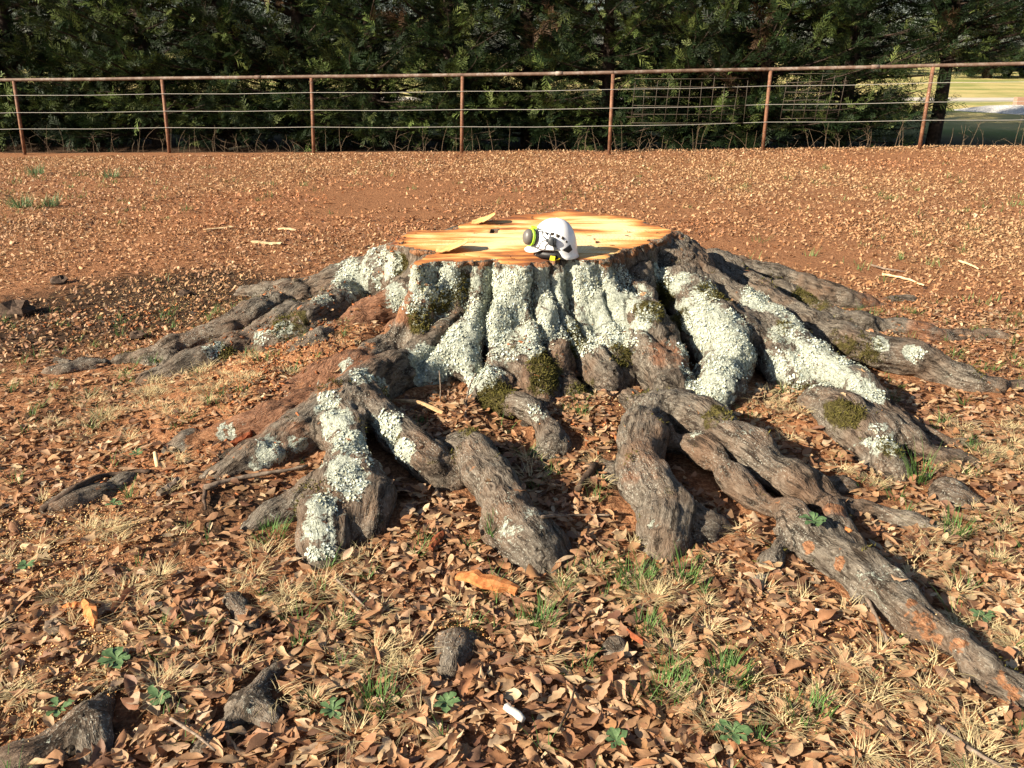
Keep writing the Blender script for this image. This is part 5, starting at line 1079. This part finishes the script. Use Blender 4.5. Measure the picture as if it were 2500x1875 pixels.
for side in (-1, 1):
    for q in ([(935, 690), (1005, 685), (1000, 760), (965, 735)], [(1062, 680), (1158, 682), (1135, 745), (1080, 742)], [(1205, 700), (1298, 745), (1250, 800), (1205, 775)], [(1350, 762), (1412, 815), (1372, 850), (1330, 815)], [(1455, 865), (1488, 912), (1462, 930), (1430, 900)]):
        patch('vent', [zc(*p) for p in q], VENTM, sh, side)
    patch('side_pad', [zc(1352, 1085), zc(1545, 975), zc(1600, 1110), zc(1510, 1168)], BLACKP, sh, side, .002, 4)
# muff arms, knob
def muff(side, px, pz):
    """one earmuff swung forward off the shell, on its wire arm"""
    my = side*(.062 if side < 0 else .1); e_ = pobj('ear_cup', [(0, 0, 0)], [], GREYP, hel); bpy.data.objects.remove(e_)
    ax_ = Vector((-.78, side*.60, .16)).normalized(); b_ = ax_.cross(Vector((0, 0, 1))).normalized(); c_ = b_.cross(ax_).normalized(); C0 = Vector((px, my, pz))
    def lathe(prof, n=32, a=.035, b=.043):
        V = []; F = []
        for (d, r) in prof:
            for j in range(n):
                t = 2*math.pi*j/n; V.append(C0+ax_*d+b_*math.cos(t)*a*r+c_*math.sin(t)*b*r)
        for i in range(len(prof)-1):
            for j in range(n): F.append((i*n+j, i*n+(j+1) % n, (i+1)*n+(j+1) % n, (i+1)*n+j))
        F.append(tuple(range(n-1, -1, -1))); F.append(tuple((len(prof)-1)*n+j for j in range(n))); return V, F
    cup = pobj('ear_cup', *lathe([(.000, .94), (.012, .95), (.022, .88), (.030, .74), (.035, .55), (.038, .3), (.0388, .06)]), GREYP, hel)
    pobj('lime_ring', *lathe([(-.008, .97), (-.008, 1.06), (.004, 1.07), (.006, 1.0), (.006, .94)]), LIMEP, cup)
    pobj('cushion', *lathe([(-.026, .60), (-.027, .85), (-.021, 1.0), (-.012, 1.02), (-.008, .95)]), BLACKP, cup)
    pobj('ring_tab', *boxvf(C0+c_*.050-ax_*.014, (.030, .014, .008), Matrix.Rotation(.3, 3, 'Y')), LIMEP, cup, False)
    kn = Vector((-.010, side*(-shell_y(-.010, .096)+.012), .096))
    top = C0+c_*.036-ax_*.012; bot = C0-c_*.042-ax_*.006
    def arm(pts): pobj('wire_arm', *tube(catmull([(*p, 0) for p in pts], .006)[:, :3], .0036, 8), STEEL, hel)
    yk = kn.y
    arm([top, Vector((-.062, yk-side*.002, .152)), Vector((-.056, yk+side*.004, .128)), Vector((-.044, yk+side*.004, .112)), kn+Vector((-.012, 0, .006))])
    arm([bot, Vector((-.080, yk+side*.002, .064)), Vector((-.068, yk+side*.004, .086)), Vector((-.052, yk+side*.004, .099)), kn+Vector((-.012, 0, .002))])
    k_ = pobj('pivot_knob', *tube([kn+Vector((0, -side*.012, 0)), kn+Vector((0, side*.006, 0)), kn+Vector((0, side*.010, 0))], [.022, .022, .018], 18), DGREY, hel)
    pobj('knob_ridge', *boxvf(kn+Vector((0, side*.011, 0)), (.007, .006, .034)), DGREY, k_, False)
    pobj('arm_holder', *boxvf(kn+Vector((-.018, side*.002, .004)), (.022, .012, .016)), DGREY, hel, False)
    pobj('slot_bracket', *boxvf(kn+Vector((.014, -side*.004, -.028)), (.018, .010, .03), Matrix.Rotation(-.35, 3, 'Y')), DGREY, hel, False)
muff(-1, -.122, .106); muff(1, -.055, .095)
# headband, straps, buckle
V = []; F = []; n = 48
for j in range(n):
    ph = 2*math.pi*j/n; p = shell_pt(ph, .03); q = Vector((p.x*.86, p.y*.86, 0)); zt = .036 if math.cos(ph) > 0 else .034
    V += [q+Vector((0, 0, .004 if math.cos(ph) < .3 else .012)), q*1.02+Vector((0, 0, zt))]
for j in range(n): a, b = 2*j, 2*((j+1) % n); F.append((a, b, b+1, a+1))
hb_ = pobj('headband', V, F, BLACKP, hel); s_ = hb_.modifiers.new('solid', 'SOLIDIFY'); s_.thickness = .003
pobj('ear_panel', [(.022, -.098, .05), (.052, -.090, .028), (.052, -.088, .002), (.030, -.09, .004), (.0, -.094, .040)], [(0, 1, 2, 3, 4)], BLACKP, hel, False).modifiers.new('solid', 'SOLIDIFY').thickness = .004
pobj('front_pad', *boxvf((-.082, -.062, .016), (.030, .006, .022), Matrix.Rotation(.5, 3, 'Z') @ Matrix.Rotation(.5, 3, 'Y')), GREYP, hel, False)
def strap(pts, w, mat, name='chin_strap'):
    C = catmull([(*p, 0) for p in pts], .006)[:, :3]; V = []; F = []
    for c in C: V += [Vector(c)+Vector((-w/2, 0, 0)), Vector(c)+Vector((w/2, 0, 0))]
    for i in range(len(C)-1): F.append((2*i, 2*i+1, 2*i+3, 2*i+2))
    o = pobj(name, V, F, mat, hel); o.modifiers.new('solid', 'SOLIDIFY').thickness = .002
strap([(.02, -.088, .03), (.004, -.092, .022), (-.006, -.098, .010), (-.01, -.106, .001)], .016, BLACKP)
strap([(.016, -.085, .024), (.03, -.088, .012), (.02, -.10, .003), (.0, -.112, .0015)], .010, YELP, 'yellow_strap')
pobj('buckle', *boxvf((-.006, -.110, .011), (.026, .008, .024), Matrix.Rotation(-.35, 3, 'X') @ Matrix.Rotation(.15, 3, 'Y')), YELP, hel, False).modifiers.new('bevel', 'BEVEL').width = .002
print('script done', sum(sum(len(p.vertices)-2 for p in m_.polygons) for m_ in bpy.data.meshes if len(m_.polygons) < 1000)+sum(len(m_.loops)-2*len(m_.polygons) for m_ in bpy.data.meshes if len(m_.polygons) >= 1000))
